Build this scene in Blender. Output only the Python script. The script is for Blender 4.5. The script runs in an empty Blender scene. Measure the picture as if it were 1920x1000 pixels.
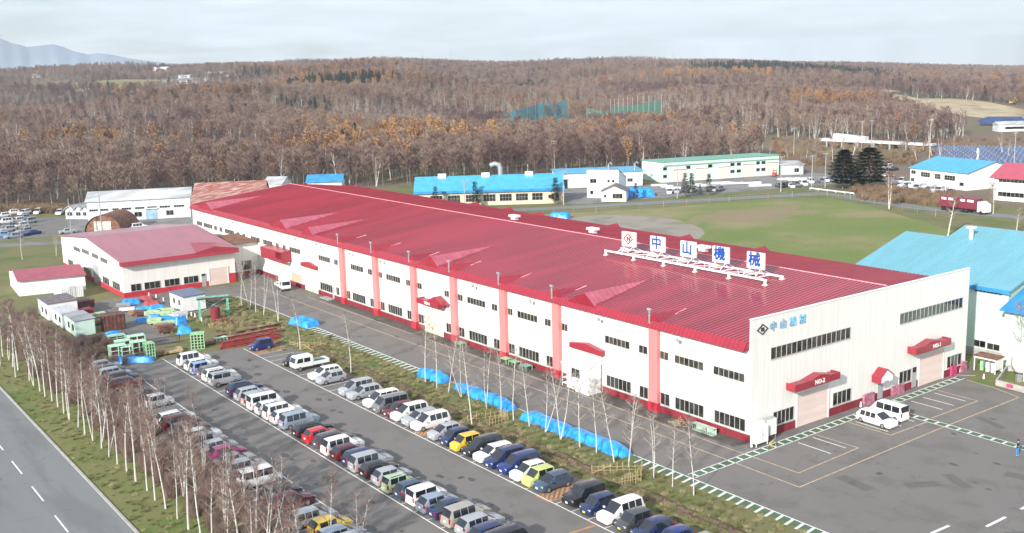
import bpy, bmesh, math, random
from mathutils import Vector, Matrix, noise as mnoise
random.seed(7)
R=math.radians
SC=bpy.context.scene
COL=SC.collection
# ------------------------------------------------------------------ camera
CAM=Vector((-84.83,-73.36,40.8)); YAW,PIT,ROLL=0.9395,0.1875,-0.0262; FPX=1996.6
_f=Vector((math.cos(YAW)*math.cos(PIT),math.sin(YAW)*math.cos(PIT),-math.sin(PIT)))
_r=Vector((math.sin(YAW),-math.cos(YAW),0)); _u=_r.cross(_f)
_cr,_sr=math.cos(ROLL),math.sin(ROLL)
RT=_r*_cr+_u*_sr; UP=-_r*_sr+_u*_cr; FW=_f
cd=bpy.data.cameras.new('camera'); cam=bpy.data.objects.new('camera',cd); COL.objects.link(cam)
cam.matrix_world=Matrix(((RT.x,UP.x,-FW.x,CAM.x),(RT.y,UP.y,-FW.y,CAM.y),(RT.z,UP.z,-FW.z,CAM.z),(0,0,0,1)))
cd.sensor_width=36; cd.lens=FPX*36/1920; cd.clip_start=1; cd.clip_end=40000
SC.camera=cam
# ------------------------------------------------------------------ light
SUN_AZ,SUN_EL=R(23),R(24)          # light travels towards azimuth SUN_AZ
w=bpy.data.worlds.new('World'); SC.world=w; w.use_nodes=True
nt=w.node_tree; nt.nodes.clear(); N=nt.nodes.new; L=nt.links.new
out=N('ShaderNodeOutputWorld'); bg=N('ShaderNodeBackground'); sky=N('ShaderNodeTexSky')
sky.sky_type='NISHITA'; sky.sun_disc=False; sky.sun_elevation=SUN_EL
sky.sun_rotation=math.pi/2-(SUN_AZ+math.pi)   # towards the sun
sky.altitude=50; sky.air_density=1.0; sky.dust_density=1.2; sky.ozone_density=1.0
tc=N('ShaderNodeTexCoord'); sep=N('ShaderNodeSeparateXYZ'); L(tc.outputs['Generated'],sep.inputs[0])
mx=N('ShaderNodeMath'); mx.operation='MAXIMUM'; mx.inputs[1].default_value=0.012; L(sep.outputs[2],mx.inputs[0])
cmb=N('ShaderNodeCombineXYZ'); L(sep.outputs[0],cmb.inputs[0]); L(sep.outputs[1],cmb.inputs[1]); L(mx.outputs[0],cmb.inputs[2])
L(cmb.outputs[0],sky.inputs[0])
# thin cloud veil: clouds on a flat layer, so they stretch towards the horizon
dv=N('ShaderNodeMath'); dv.operation='ADD'; dv.inputs[1].default_value=0.10; L(mx.outputs[0],dv.inputs[0])
dx=N('ShaderNodeMath'); dx.operation='DIVIDE'; L(sep.outputs[0],dx.inputs[0]); L(dv.outputs[0],dx.inputs[1])
dy=N('ShaderNodeMath'); dy.operation='DIVIDE'; L(sep.outputs[1],dy.inputs[0]); L(dv.outputs[0],dy.inputs[1])
cm2=N('ShaderNodeCombineXYZ'); L(dx.outputs[0],cm2.inputs[0]); L(dy.outputs[0],cm2.inputs[1])
no=N('ShaderNodeTexNoise'); no.inputs['Scale'].default_value=1.1; no.inputs['Detail'].default_value=5; no.inputs['Roughness'].default_value=.55
no.inputs['Distortion'].default_value=.35
L(cm2.outputs[0],no.inputs['Vector'])
rp=N('ShaderNodeValToRGB'); rp.color_ramp.elements[0].position=.30; rp.color_ramp.elements[1].position=.70
rp.color_ramp.elements[0].color=(.12,.12,.12,1); rp.color_ramp.elements[1].color=(1,1,1,1)
L(no.outputs['Fac'],rp.inputs[0])
mix=N('ShaderNodeMix'); mix.data_type='RGBA'; L(rp.outputs[0],mix.inputs[0])
mul=N('ShaderNodeMix'); mul.data_type='RGBA'; mul.blend_type='MULTIPLY'; mul.inputs[0].default_value=1; mul.inputs[7].default_value=(.62,.68,.78,1); L(sky.outputs[0],mul.inputs[6]); L(mul.outputs[2],mix.inputs[6])
CLOUD=(5.3,5.6,5.85,1)
mix.inputs[7].default_value=CLOUD
L(mix.outputs[2],bg.inputs[0]); bg.inputs[1].default_value=0.12; L(bg.outputs[0],out.inputs[0])
sd=bpy.data.lights.new('sun','SUN'); sd.energy=3.8; sd.angle=R(1.5); sd.color=(1,.95,.88)
so=bpy.data.objects.new('sun',sd); COL.objects.link(so)
ld=Vector((math.cos(SUN_AZ)*math.cos(SUN_EL),math.sin(SUN_AZ)*math.cos(SUN_EL),-math.sin(SUN_EL)))
so.rotation_euler=ld.to_track_quat('-Z','Y').to_euler()
SC.view_settings.view_transform='Standard'; SC.view_settings.look='None'; SC.view_settings.gamma=1
SC.view_settings.use_curve_mapping=False; SC.view_settings.exposure=.9
SC.cycles.max_bounces=6; SC.cycles.diffuse_bounces=2; SC.cycles.glossy_bounces=2; SC.cycles.transparent_max_bounces=6
SC.cycles.volume_bounces=0
# ------------------------------------------------------------------ materials
MATS={}
def mat(name,col,rough=.7,metal=0,var=.12,scale=1.5,coat=0,world=True,bump=0,col2=None,spec=.4,detail=4,rand=0,mask=(.38,.62),streak=None):
    if name in MATS: return MATS[name]
    m=bpy.data.materials.new(name); m.use_nodes=True; n=m.node_tree; b=n.nodes['Principled BSDF']
    b.inputs['Roughness'].default_value=rough; b.inputs['Metallic'].default_value=metal
    b.inputs['Specular IOR Level'].default_value=spec
    if coat: b.inputs['Coat Weight'].default_value=coat; b.inputs['Coat Roughness'].default_value=.12
    if var or col2:
        if world:
            g=n.nodes.new('ShaderNodeNewGeometry'); src=g.outputs['Position']
        else:
            g=n.nodes.new('ShaderNodeTexCoord'); src=g.outputs['Object']
        if streak:
            mp=n.nodes.new('ShaderNodeMapping'); mp.inputs['Scale'].default_value=streak; n.links.new(src,mp.inputs[0]); src=mp.outputs[0]
        t=n.nodes.new('ShaderNodeTexNoise'); t.inputs['Scale'].default_value=scale; t.inputs['Detail'].default_value=detail
        n.links.new(src,t.inputs['Vector'])
        cr=n.nodes.new('ShaderNodeValToRGB'); cr.color_ramp.elements[0].position=mask[0]; cr.color_ramp.elements[1].position=mask[1]
        c2=col2 or tuple(min(1,c*(1+var)) for c in col); c1=col if col2 else tuple(c*(1-var) for c in col)
        cr.color_ramp.elements[0].color=(*c1,1); cr.color_ramp.elements[1].color=(*c2,1)
        n.links.new(t.outputs['Fac'],cr.inputs[0]); last=cr.outputs[0]
        if rand:
            oi=n.nodes.new('ShaderNodeObjectInfo'); hs=n.nodes.new('ShaderNodeHueSaturation')
            ma=n.nodes.new('ShaderNodeMapRange'); ma.inputs[3].default_value=1-rand; ma.inputs[4].default_value=1+rand
            n.links.new(oi.outputs['Random'],ma.inputs[0]); n.links.new(ma.outputs[0],hs.inputs['Value']); n.links.new(last,hs.inputs['Color']); last=hs.outputs[0]
        n.links.new(last,b.inputs['Base Color'])
        if bump:
            bp=n.nodes.new('ShaderNodeBump'); bp.inputs['Strength'].default_value=bump; bp.inputs['Distance'].default_value=.05
            n.links.new(t.outputs['Fac'],bp.inputs['Height']); n.links.new(bp.outputs[0],b.inputs['Normal'])
    else: b.inputs['Base Color'].default_value=(*col,1)
    MATS[name]=m; return m
def groundmat(name,a,b,c,s1,s2,rough=.95,streak=None,fine=9.,finevar=.25,bump=.4,crack=False):
    """three colours: a/b by a large noise, c by patches, plus fine grain"""
    m=bpy.data.materials.new(name); m.use_nodes=True; n=m.node_tree; bs=n.nodes['Principled BSDF']; lk=n.links.new
    bs.inputs['Roughness'].default_value=rough; bs.inputs['Specular IOR Level'].default_value=.25
    g=n.nodes.new('ShaderNodeNewGeometry'); src=g.outputs['Position']
    if streak:
        mp=n.nodes.new('ShaderNodeMapping'); mp.inputs['Scale'].default_value=streak; lk(src,mp.inputs[0]); src=mp.outputs[0]
    def nz(s,d,lo,hi,v=None):
        t=n.nodes.new('ShaderNodeTexNoise'); t.inputs['Scale'].default_value=s; t.inputs['Detail'].default_value=d; t.inputs['Roughness'].default_value=.6
        lk(v or src,t.inputs['Vector']); r=n.nodes.new('ShaderNodeMapRange'); r.inputs[1].default_value=lo; r.inputs[2].default_value=hi; lk(t.outputs['Fac'],r.inputs[0]); return r.outputs[0]
    def mx(f,x,y,bl='MIX'):
        k=n.nodes.new('ShaderNodeMix'); k.data_type='RGBA'; k.blend_type=bl
        if isinstance(f,float): k.inputs[0].default_value=f
        else: lk(f,k.inputs[0])
        for i,v in ((6,x),(7,y)):
            if isinstance(v,tuple): k.inputs[i].default_value=(*v,1)
            else: lk(v,k.inputs[i])
        return k.outputs[2]
    base=mx(nz(s1,5,.35,.65),a,b); base=mx(nz(s2,4,.5,.62),base,c)
    fg=nz(fine,4,.25,.75,g.outputs['Position']); rr=n.nodes.new('ShaderNodeMapRange'); rr.inputs[3].default_value=1-finevar; rr.inputs[4].default_value=1+finevar; lk(fg,rr.inputs[0])
    hs=n.nodes.new('ShaderNodeHueSaturation'); lk(base,hs.inputs['Color']); lk(rr.outputs[0],hs.inputs['Value']); last=hs.outputs[0]
    if crack:
        vo=n.nodes.new('ShaderNodeTexVoronoi'); vo.feature='DISTANCE_TO_EDGE'; vo.inputs['Scale'].default_value=.075
        dn=n.nodes.new('ShaderNodeTexNoise'); dn.inputs['Scale'].default_value=.5; dn.inputs['Detail'].default_value=4; lk(g.outputs['Position'],dn.inputs['Vector'])
        va=n.nodes.new('ShaderNodeVectorMath'); va.operation='MULTIPLY_ADD'; va.inputs[1].default_value=(4,4,0); lk(dn.outputs['Color'],va.inputs[0]); lk(g.outputs['Position'],va.inputs[2]); lk(va.outputs[0],vo.inputs['Vector'])
        cr=n.nodes.new('ShaderNodeMapRange'); cr.inputs[1].default_value=.001; cr.inputs[2].default_value=.004; cr.inputs[3].default_value=.72; cr.inputs[4].default_value=1; lk(vo.outputs['Distance'],cr.inputs[0])
        h2=n.nodes.new('ShaderNodeHueSaturation'); lk(last,h2.inputs['Color']); lk(cr.outputs[0],h2.inputs['Value']); last=h2.outputs[0]
    lk(last,bs.inputs['Base Color'])
    if bump:
        bp=n.nodes.new('ShaderNodeBump'); bp.inputs['Strength'].default_value=bump; bp.inputs['Distance'].default_value=.08; lk(fg,bp.inputs['Height']); lk(bp.outputs[0],bs.inputs['Normal'])
    MATS[name]=m; return m
# ------------------------------------------------------------------ mesh helper
class MB:
    def __init__(s): s.v=[]; s.f=[]; s.m=[]
    def quad(s,*p,mi=0):
        i=len(s.v); s.v+=[tuple(q) for q in p]; s.f.append(tuple(range(i,i+len(p)))); s.m.append(mi); return s
    def box(s,x0,x1,y0,y1,z0,z1,mi=0):
        i=len(s.v); s.v+=[(x0,y0,z0),(x1,y0,z0),(x1,y1,z0),(x0,y1,z0),(x0,y0,z1),(x1,y0,z1),(x1,y1,z1),(x0,y1,z1)]
        s.f+=[(i,i+3,i+2,i+1),(i+4,i+5,i+6,i+7),(i,i+1,i+5,i+4),(i+1,i+2,i+6,i+5),(i+2,i+3,i+7,i+6),(i+3,i,i+4,i+7)]; s.m+=[mi]*6; return s
    def prism(s,poly,d,mi=0):
        """poly: list of 3D points, d: extrusion vector"""
        n=len(poly); i=len(s.v); d=Vector(d)
        s.v+=[tuple(p) for p in poly]+[tuple(Vector(p)+d) for p in poly]
        s.f+=[tuple(i+k for k in range(n))[::-1],tuple(i+n+k for k in range(n))]+[(i+k,i+(k+1)%n,i+n+(k+1)%n,i+n+k) for k in range(n)]
        s.m+=[mi]*(n+2); return s
    def tube(s,pts,rad,n=6,mi=0,cap=True):
        pts=[Vector(p) for p in pts]; rads=rad if isinstance(rad,(list,tuple)) else [rad]*len(pts)
        i0=len(s.v); pr=None
        for k,p in enumerate(pts):
            t=(pts[min(k+1,len(pts)-1)]-pts[max(k-1,0)]).normalized()
            a=Vector((0,0,1)) if abs(t.z)<.9 else Vector((1,0,0))
            u=t.cross(a).normalized(); v=t.cross(u)
            for q in range(n):
                an=2*math.pi*q/n; s.v.append(tuple(p+(u*math.cos(an)+v*math.sin(an))*rads[k]))
        for k in range(len(pts)-1):
            for q in range(n):
                s.f.append((i0+k*n+q,i0+k*n+(q+1)%n,i0+(k+1)*n+(q+1)%n,i0+(k+1)*n+q)); s.m.append(mi)
        if cap:
            s.f.append(tuple(i0+q for q in range(n))[::-1]); s.m.append(mi)
            e=i0+(len(pts)-1)*n; s.f.append(tuple(e+q for q in range(n))); s.m.append(mi)
        return s
    def tri(s,a,b,c,mi=0): return s.quad(a,b,c,mi=mi)
    def mesh(s,name,mats):
        me=bpy.data.meshes.new(name); me.from_pydata(s.v,[],s.f)
        for m in (mats if isinstance(mats,(list,tuple)) else [mats]): me.materials.append(m)
        if any(s.m): me.polygons.foreach_set('material_index',s.m)
        me.update(); return me
    def build(s,name,mats,parent=None,smooth=None,**k):
        me=s.mesh(name,mats)
        if smooth is not None: me.shade_smooth(); me.set_sharp_from_angle(angle=R(smooth))
        return link(name,me,parent,**k)
def link(name,me,parent=None,label=None,cat=None,group=None,kind=None,loc=None,rz=0,coll=None):
    o=bpy.data.objects.new(name,me); (coll or COL).objects.link(o)
    if parent is not None: o.parent=parent
    if loc is not None: o.location=loc
    if rz: o.rotation_euler=(0,0,rz)
    return tag(o,label,cat,group,kind)
def tag(o,label=None,cat=None,group=None,kind=None):
    if label: o['label']=label
    if cat: o['category']=cat
    if group: o['group']=group
    if kind: o['kind']=kind
    return o
def thing(name,label,cat,loc=(0,0,0),rz=0,group=None): return link(name,None,None,label,cat,group,None,loc,rz)
def copy_tree(o,parent=None):
    c=o.copy(); COL.objects.link(c)
    if parent is not None: c.parent=parent
    for ch in o.children: copy_tree(ch,c)
    return c
# ------------------------------------------------------------------ terrain
def sstep(a,b,x):
    t=min(1,max(0,(x-a)/(b-a))); return t*t*(3-2*t)
FH=[(-32,42),(-26,40),(-15,44),(-6,44),(0,34),(7,30),(15,19),(20,8),(25,-2),(32,-6)]
def farh(phi):
    if phi<=FH[0][0]: return FH[0][1]
    for (a,ha),(b,hb) in zip(FH,FH[1:]):
        if phi<=b: return ha+(hb-ha)*(phi-a)/(b-a)
    return FH[-1][1]
def terr(x,y):
    dx,dy=x-CAM.x,y-CAM.y; d=math.hypot(dx,dy)
    if d<370: return 0.
    az=math.atan2(dy,dx); phi=math.degrees((YAW-az+math.pi)%(2*math.pi)-math.pi)
    fade=1 if abs(phi)<50 else max(0,1-(abs(phi)-50)/40)
    h=farh(phi)*sstep(370,2200,d)*fade
    amp=sstep(380,760,d)*(24 if phi<12 else max(5,24-(phi-12)*2.0))*(1-.6*sstep(1300,2300,d))*fade
    h+=amp*(mnoise.noise(Vector((x/290,y/290,3.1)))*1.0+.42*mnoise.noise(Vector((x/110,y/110,7.7))))
    h-=sstep(2500,3900,d)*(h+60)
    return h
def ray(px,py): return (FW*FPX+RT*(px-960)+UP*(500-py)).normalized()
def gp(px,py,z=0.):
    d=ray(px,py); t=(z-CAM.z)/d.z; return CAM+d*t
def hit(px,py):
    d=ray(px,py); t=60.
    while t<3600:
        p=CAM+d*t
        if p.z<terr(p.x,p.y): return p
        t+=max(.8,(p.z-terr(p.x,p.y))*.5)
    return CAM+d*3600
def inpoly(x,y,P):
    c=False; j=len(P)-1
    for i in range(len(P)):
        xi,yi=P[i][0],P[i][1]; xj,yj=P[j][0],P[j][1]
        if (yi>y)!=(yj>y) and x<(xj-xi)*(y-yi)/(yj-yi)+xi: c=not c
        j=i
    return c
litter=groundmat('forest_floor_litter',(.16,.12,.09),(.20,.15,.11),(.16,.15,.08),.02,.011,fine=1.2,finevar=.3,bump=.5)
grass=groundmat('rough_grass',(.155,.165,.065),(.19,.165,.085),(.11,.15,.045),.35,.12,streak=None,fine=7,finevar=.35,bump=.6)
greengrass=groundmat('short_grass',(.155,.18,.06),(.20,.185,.08),(.12,.165,.045),.22,.09,fine=6,finevar=.3,bump=.5)
fieldg=groundmat('field_grass',(.18,.205,.07),(.14,.19,.052),(.25,.22,.11),.035,.03,streak=(1,1,1),fine=1.5,finevar=.16,bump=.2)
dirt=groundmat('dirt_infield',(.27,.24,.20),(.31,.28,.24),(.22,.2,.16),.06,.12,fine=3,finevar=.12,bump=.2)
asphalt=groundmat('yard_asphalt',(.178,.167,.158),(.192,.181,.17),(.158,.148,.138),.06,.25,rough=.85,fine=14,finevar=.13,bump=.25,crack=True)
asphalt2=groundmat('road_asphalt',(.19,.2,.2),(.215,.225,.225),(.17,.18,.18),.05,.3,rough=.85,streak=(1,.15,1),fine=16,finevar=.12,bump=.2,crack=True)
lotasph=groundmat('worn_lot_surface',(.2,.2,.2),(.25,.245,.24),(.16,.155,.15),.08,.2,rough=.9,fine=5,finevar=.12,bump=.2)
darkasph=groundmat('dark_asphalt',(.095,.088,.078),(.13,.12,.11),(.08,.072,.06),.4,.8,rough=.75,fine=10,finevar=.2,bump=.3)
concrete=mat('concrete',(.38,.37,.35),.85,var=.15,scale=2)
# ground sheet, polar grid about the camera
mb=MB(); rad=[0,30,60,100,150,200,260,320,370]+[370*(4200/370)**(k/64) for k in range(1,65)]
angs=[]; a=-180.
while a<180: angs.append(a); a+=(0.75 if -40<=a<40 else 8)
n=len(angs)
for r_ in rad:
    for a in angs:
        az=YAW-R(a); x=CAM.x+r_*math.cos(az); y=CAM.y+r_*math.sin(az); mb.v.append((x,y,terr(x,y)))
for k in range(len(rad)-1):
    for q in range(n):
        q2=(q+1)%n; mb.f.append((k*n+q,k*n+q2,(k+1)*n+q2,(k+1)*n+q)); mb.m.append(0)
g=mb.build('ground',litter,kind='structure',smooth=180)
def ccw(P):
    A=sum(P[i][0]*P[(i+1)%len(P)][1]-P[(i+1)%len(P)][0]*P[i][1] for i in range(len(P))); return P if A>0 else P[::-1]
def sheet(name,P,m,lev=1,kind='structure',parent=None,flat=True,**k):
    P=ccw([(p[0],p[1]) for p in P]); bm=bmesh.new()
    f=bm.faces.new([bm.verts.new((x,y,0.004*lev)) for x,y in P]); f.normal_update(); bmesh.ops.triangulate(bm,faces=[f])
    me=bpy.data.meshes.new(name); bm.to_mesh(me); bm.free(); me.materials.append(m); return link(name,me,parent,kind=kind,**k)
def drape(name,P,m,lift=.3,step=12,**k):
    """sheet that follows the terrain: finely cut polygon"""
    P=ccw([(p[0],p[1]) for p in P]); bm=bmesh.new(); f=bm.faces.new([bm.verts.new((x,y,0)) for x,y in P]); f.normal_update()
    xs=[p[0] for p in P]; ys=[p[1] for p in P]
    for ax,lo,hi in ((0,min(xs),max(xs)),(1,min(ys),max(ys))):
        c=lo+step
        while c<hi:
            no=(1,0,0) if ax==0 else (0,1,0); co=(c,0,0) if ax==0 else (0,c,0)
            bmesh.ops.bisect_plane(bm,geom=bm.verts[:]+bm.edges[:]+bm.faces[:],plane_co=co,plane_no=no); c+=step
    for v in bm.verts: v.co.z=terr(v.co.x,v.co.y)+lift
    bmesh.ops.triangulate(bm,faces=bm.faces[:])
    me=bpy.data.meshes.new(name); bm.to_mesh(me); bm.free(); me.materials.append(m); return link(name,me,None,kind='structure',**k)
sheet('grass_ground',[(-75,-60),(150,-60),(190,60),(186,150),(150,235),(60,262),(-10,268),(-75,268)],grass,1)
sheet('verge_grass',[(-59.2,-40),(-51,-40),(-51,125),(-59.2,125)],greengrass,2)
sheet('road',[(-73,-60),(-59.5,-60),(-59.5,262),(-73,262)],asphalt2,2)
kb=MB().box(-59.5,-59.25,-60,200,0,.12); kb.build('road_kerb',concrete,kind='structure')
db=MB()
for k in range(-6,26):
    y1=47.87*1.0909+4.4-k*8.42*1.0909*1.0; y0=y1-4.83
    db.quad((-64.36,y0,.012),(-64.2,y0,.012),(-64.2,y1,.012),(-64.36,y1,.012))
paint=mat('white_road_paint',(.75,.74,.71),.7,var=.1,scale=3,col2=(.5,.49,.46),mask=(.5,.8))
yellow=mat('faded_yellow_paint',(.62,.47,.33),.75,col2=(.5,.34,.2),scale=1.2)
orange=mat('orange_paint',(.62,.26,.08),.75,col2=(.36,.2,.1),scale=1.5)
greenp=mat('green_walkway_paint',(.045,.13,.06),.7,col2=(.10,.15,.09),scale=1.1,mask=(.35,.7))
db.build('road_markings',paint,kind='structure')
# parking and yard
sheet('parking_lot',[(-51,-60),(-20.6,-60),(-20.6,76.2),(-26,76.3),(-39,78.5),(-49.4,78.5)],asphalt,2)
sheet('yard_asphalt',[(-12.1,-60),(60,-60),(60,-10.2),(37.7,-10.2),(37.9,-2.5),(44.5,.5),(44.5,178),(-5,178),(-5,122.5),(-29,126.5),(-39.5,125),(-37.5,86.5),(-32.4,86),(-31,104.5),(-20,104.5),(-13,113.5),(-12.1,80)],asphalt,2)
sheet('dark_strip',[(0,0),(-2.2,0.3),(-2.6,20),(-2.0,45),(-2.6,70),(-1.8,99),(0,99)],darkasph,3)  # darker asphalt strip along the foot of the long wall
def line(mb,x0,y0,x1,y1,w=.12,z=.014):
    d=Vector((x1-x0,y1-y0,0)).normalized(); nn=Vector((-d.y,d.x,0))*w/2
    a=Vector((x0,y0,z)); b=Vector((x1,y1,z)); mb.quad(a-nn,b-nn,b+nn,a+nn)
pm=MB()
line(pm,-26.3,-25,-26.3,75.4,.14); line(pm,-37.6,-25,-37.6,78,.14); line(pm,-43.3,-25,-43.3,72,.14)
yy=68.5
for k in range(38):
    y=70.7-2.33*k
    if not(-6<0): pass
    if y<-22: break
    if 1.5<y<3.6 : continue
    line(pm,-26.3,y,-21.4,y,.1,.018)
for k in range(42):
    y=75.4-2.33*k
    if y<-22: break
    line(pm,-37.6,y,-32.6,y,.1,.018); line(pm,-43.3,y-4,-48.3,y-4,.1,.018)
pm.build('parking_markings',paint,kind='structure')
# hatched bays
hb=MB()
def hatch(y0,y1,x0=-26.2,x1=-21.2,st=.62):
    t=x0-(y1-y0)
    while t<x1:
        a=max(t,x0); ya=y0+(a-t); b=min(t+(y1-y0),x1); yb=y0+(b-t)
        if b>a: line(hb,a,ya,b,yb,.24,.016)
        t+=st
    for y in (y0,y1): line(hb,x0,y,x1,y,.12,.02)
hatch(1.5,3.5); hatch(70.9,72.9); hatch(25.1,26.9,-26.2,-22.6,.55)
line(hb,-29.3,-5.0,-26.6,-5.2,.28,.018); line(hb,-26.5,1.5,-26.5,3.5,.2,.02)
hb.build('hatch_markings',orange,kind='structure')
ym=MB()
for P in ([(-5.9,116),(-5.6,60),(-5.6,-2),(-5.75,-11.2),(19.2,-10.45),(36.0,-10.3)],[(-2.7,102.9),(-2.6,66),(-.7,66)],[(-.7,62),(-2.6,62.5),(-2.65,37),(-3,0),(-2.92,-8.85),(7.45,-8.37),(7.4,-2.8)],
          [(13.44,-2.8),(13.34,-8.26),(20,-8.3)],[(21.6,-7.9),(31.2,-7.9),(31.4,-2.6)],[(38,-2.4),(37.5,-6),(36.1,-10.2)],[(-2.7,102.9),(-.2,102.9)]):
    for (a,b),(c,d) in zip(P,P[1:]): line(ym,a,b,c,d,.13,.019)
ym.build('yellow_line_markings',yellow,kind='structure')
wm=MB(); gm=MB()
def walk(p,q,wd,tick=1.35,green=True,tk=.28):
    p=Vector((*p,0)); q=Vector((*q,0)); d=(q-p); Ln=d.length; d/=Ln; nn=Vector((-d.y,d.x,0))
    if green: gm.quad(*(a+Vector((0,0,.024)) for a in (p-nn*wd/2,q-nn*wd/2,q+nn*wd/2,p+nn*wd/2)))
    for s in (-1,1): a=p+nn*s*wd/2; b=q+nn*s*wd/2; line(wm,a.x,a.y,b.x,b.y,.14,.030)
    t=.5
    while t<Ln:
        a=p+d*t-nn*wd/2; b=p+d*t+nn*wd/2; line(wm,a.x,a.y,b.x,b.y,tk,.030); t+=tick
walk((-11.6,-2.6),(38.3,-1.4),1.05); walk((20.8,-3.3),(20.0,-26),1.0)
def ladder(y0,y1):
    gm.quad((-13.0,y0,.024),(-12.1,y0,.024),(-12.1,y1,.024),(-13.0,y1,.024))
    line(wm,-12.0,y0,-12.0,y1,.16,.030); y=y0
    while y<y1: line(wm,-13.5,y+.0,-12.1,y+.25,.30,.030); y+=1.15
ladder(-40,4.8); ladder(45.5,80.3); line(wm,-12.1,81,-12.3,112,.16,.03); line(wm,-12.05,5,-12.05,45,.1,.03)
for a in ((3.92,-3.3,3.87,-7.6),(6.4,-3.3,6.4,-7.55),(14.2,-3.1,14.1,-7.4),(17,-3.1,16.7,-7.3),(19.3,-3.4,19.1,-7.3),(25.3,-2.9,25.2,-7.05),(27.6,-2.95,27.55,-7.05),(30.1,-2.9,30.05,-7.0),(38.4,.2,40.4,-2.2),(-.44,-27.2,2.7,-27.2),(-5.3,-24.95,-2.7,-25.05),(5.3,-27.2,8.4,-27.1)): line(wm,*a,.16 if a[1]>-20 else .3,.03)
gm.build('green_walkway',greenp,kind='structure'); wm.build('walkway_markings',paint,kind='structure')
# drainage ditch along the grass strip
dm=MB(); prev=None; ditchm=groundmat('ditch_earth',(.13,.095,.06),(.17,.13,.08),(.08,.055,.035),.8,1.5,fine=5,finevar=.35,bump=.8)
ed=[]
for k in range(0,92):
    y=69.5-k*1.0; x=-18.2+.35*mnoise.noise(Vector((y/5,1,0)))+(-.9 if 20<y<27 else 0)
    w_=.38+.28*mnoise.noise(Vector((y/2.3,5,0))); ed.append((x,y,w_))
for (x,y,a),(x2,y2,b) in zip(ed,ed[1:]):
    dm.quad((x-a-.5,y,.02),(x2-b-.5,y2,.02),(x2-b,y2,.14),(x-a,y,.14)); dm.quad((x-a,y,.14),(x2-b,y2,.14),(x2-.1,y2,.03),(x-.1,y,.03))
    dm.quad((x-.1,y,.03),(x2-.1,y2,.03),(x2+b,y2,.17),(x+a,y,.17)); dm.quad((x+a,y,.17),(x2+b,y2,.17),(x2+b+.6,y2,.02),(x+a+.6,y,.02))
dm.build('ditch',ditchm,kind='structure')
# areas behind the factory
FIELD=[gp(*p) for p in ((1020,402),(1110,398),(1300,384),(1430,374),(1560,372),(1640,390),(1760,425),(1900,470))]
FP=[(p.x,p.y) for p in FIELD]+[(140,20),(46,20),(46,150)]
sheet('playing_field',FP,fieldg,2)
sheet('dirt_infield',[(gp(*q)[0],gp(*q)[1]) for q in ((1040,415),(1068,409),(1100,405),(1140,403),(1180,404),(1225,407),(1262,411),(1295,419),(1316,429),(1322,438),(1312,447),(1290,452),(1250,458),(1150,460),(1060,440))],dirt,3)
brown=groundmat('worn_field_patch',(.25,.20,.12),(.22,.19,.105),(.20,.21,.08),.05,.05,fine=1.5,finevar=.15,bump=.2)
sheet('worn_field',[(132+20*math.cos(a/12*math.pi)*1.0+6*math.sin(a),115+11*math.sin(a/12*math.pi)+2*math.sin(a*3)) for a in range(24)],brown,4)
def strip(name,pts,wd,m,lev):
    L_=[];R_=[]; pts=[Vector((p[0],p[1],0)) for p in pts]
    for k,p in enumerate(pts):
        t=(pts[min(k+1,len(pts)-1)]-pts[max(k-1,0)]).normalized(); nn=Vector((-t.y,t.x,0))*wd/2; L_.append((p+nn)[:2]); R_.append((p-nn)[:2])
    return sheet(name,L_+R_[::-1],m,lev)
strip('field_road',[(60,190),(100,166),(112.5,160),(149,144),(180,129),(178,118),(172,92),(172.5,72),(178,40)],6,asphalt2,3)
strip('north_road',[(-74,221),(-33,212.5),(-19,205),(20,186),(44.5,176)],5.5,lotasph,3)
sheet('left_car_park',[(-70,262),(-22,264),(-7,256),(-15.5,217.5),(-70,228)],asphalt,2)
sheet('west_yard',[(-7,256),(40,240),(62,205),(45,190),(10,208),(-15,217)],lotasph,2)
sheet('east_lot',[(142,158),(180,148),(207,141),(226,150),(228,170),(185,186),(172,188),(150,182),(134,200),(112,206),(105,200),(115,165)],lotasph,2)
patchm=groundmat('asphalt_patch',(.135,.126,.118),(.15,.14,.132),(.12,.112,.105),.3,.6,rough=.85,fine=14,finevar=.12,bump=.2)
stain=mat('oil_stain',(.085,.078,.072),.6,var=.2,scale=3)
pr=random.Random(3)
for k in range(10):
    x,y=pr.uniform(-2,36),pr.uniform(-30,-11.5); a=pr.uniform(0,3); L_,W_=pr.uniform(1.5,5),pr.uniform(.6,1.5); c_,s_=math.cos(a),math.sin(a)
    sheet('asphalt_patch',[(x+u*L_/2*c_-v*W_/2*s_,y+u*L_/2*s_+v*W_/2*c_) for u,v in ((-1,-1),(1,-1),(1,1),(-1,1))],patchm,3)
for k in range(46):
    x,y=pr.choice(((pr.uniform(-31.5,-27.5),pr.uniform(-5,70)),(pr.uniform(-42.5,-38.5),pr.uniform(0,70)),(pr.uniform(-11,-1),pr.uniform(0,100)),(pr.uniform(0,34),pr.uniform(-25,-3)))); r_=pr.uniform(.15,.55)
    sheet('oil_stain',[(x+r_*math.cos(q*.7)*pr.uniform(.6,1.2),y+r_*math.sin(q*.7)*pr.uniform(.6,1.2)*1.6) for q in range(9)],stain,3)
for x,y in ((-9.5,70),(-9.5,30),(3,-14),(20,-12.5),(-29.5,40),(-29.5,12),(-40.5,50)):
    o=MB().box(x-.35,x+.35,y-.25,y+.25,.006,.02); o.build('drain_cover',steel_:=mat('cast_iron_drain',(.07,.065,.06),.6,var=.2),kind='structure')
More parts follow.
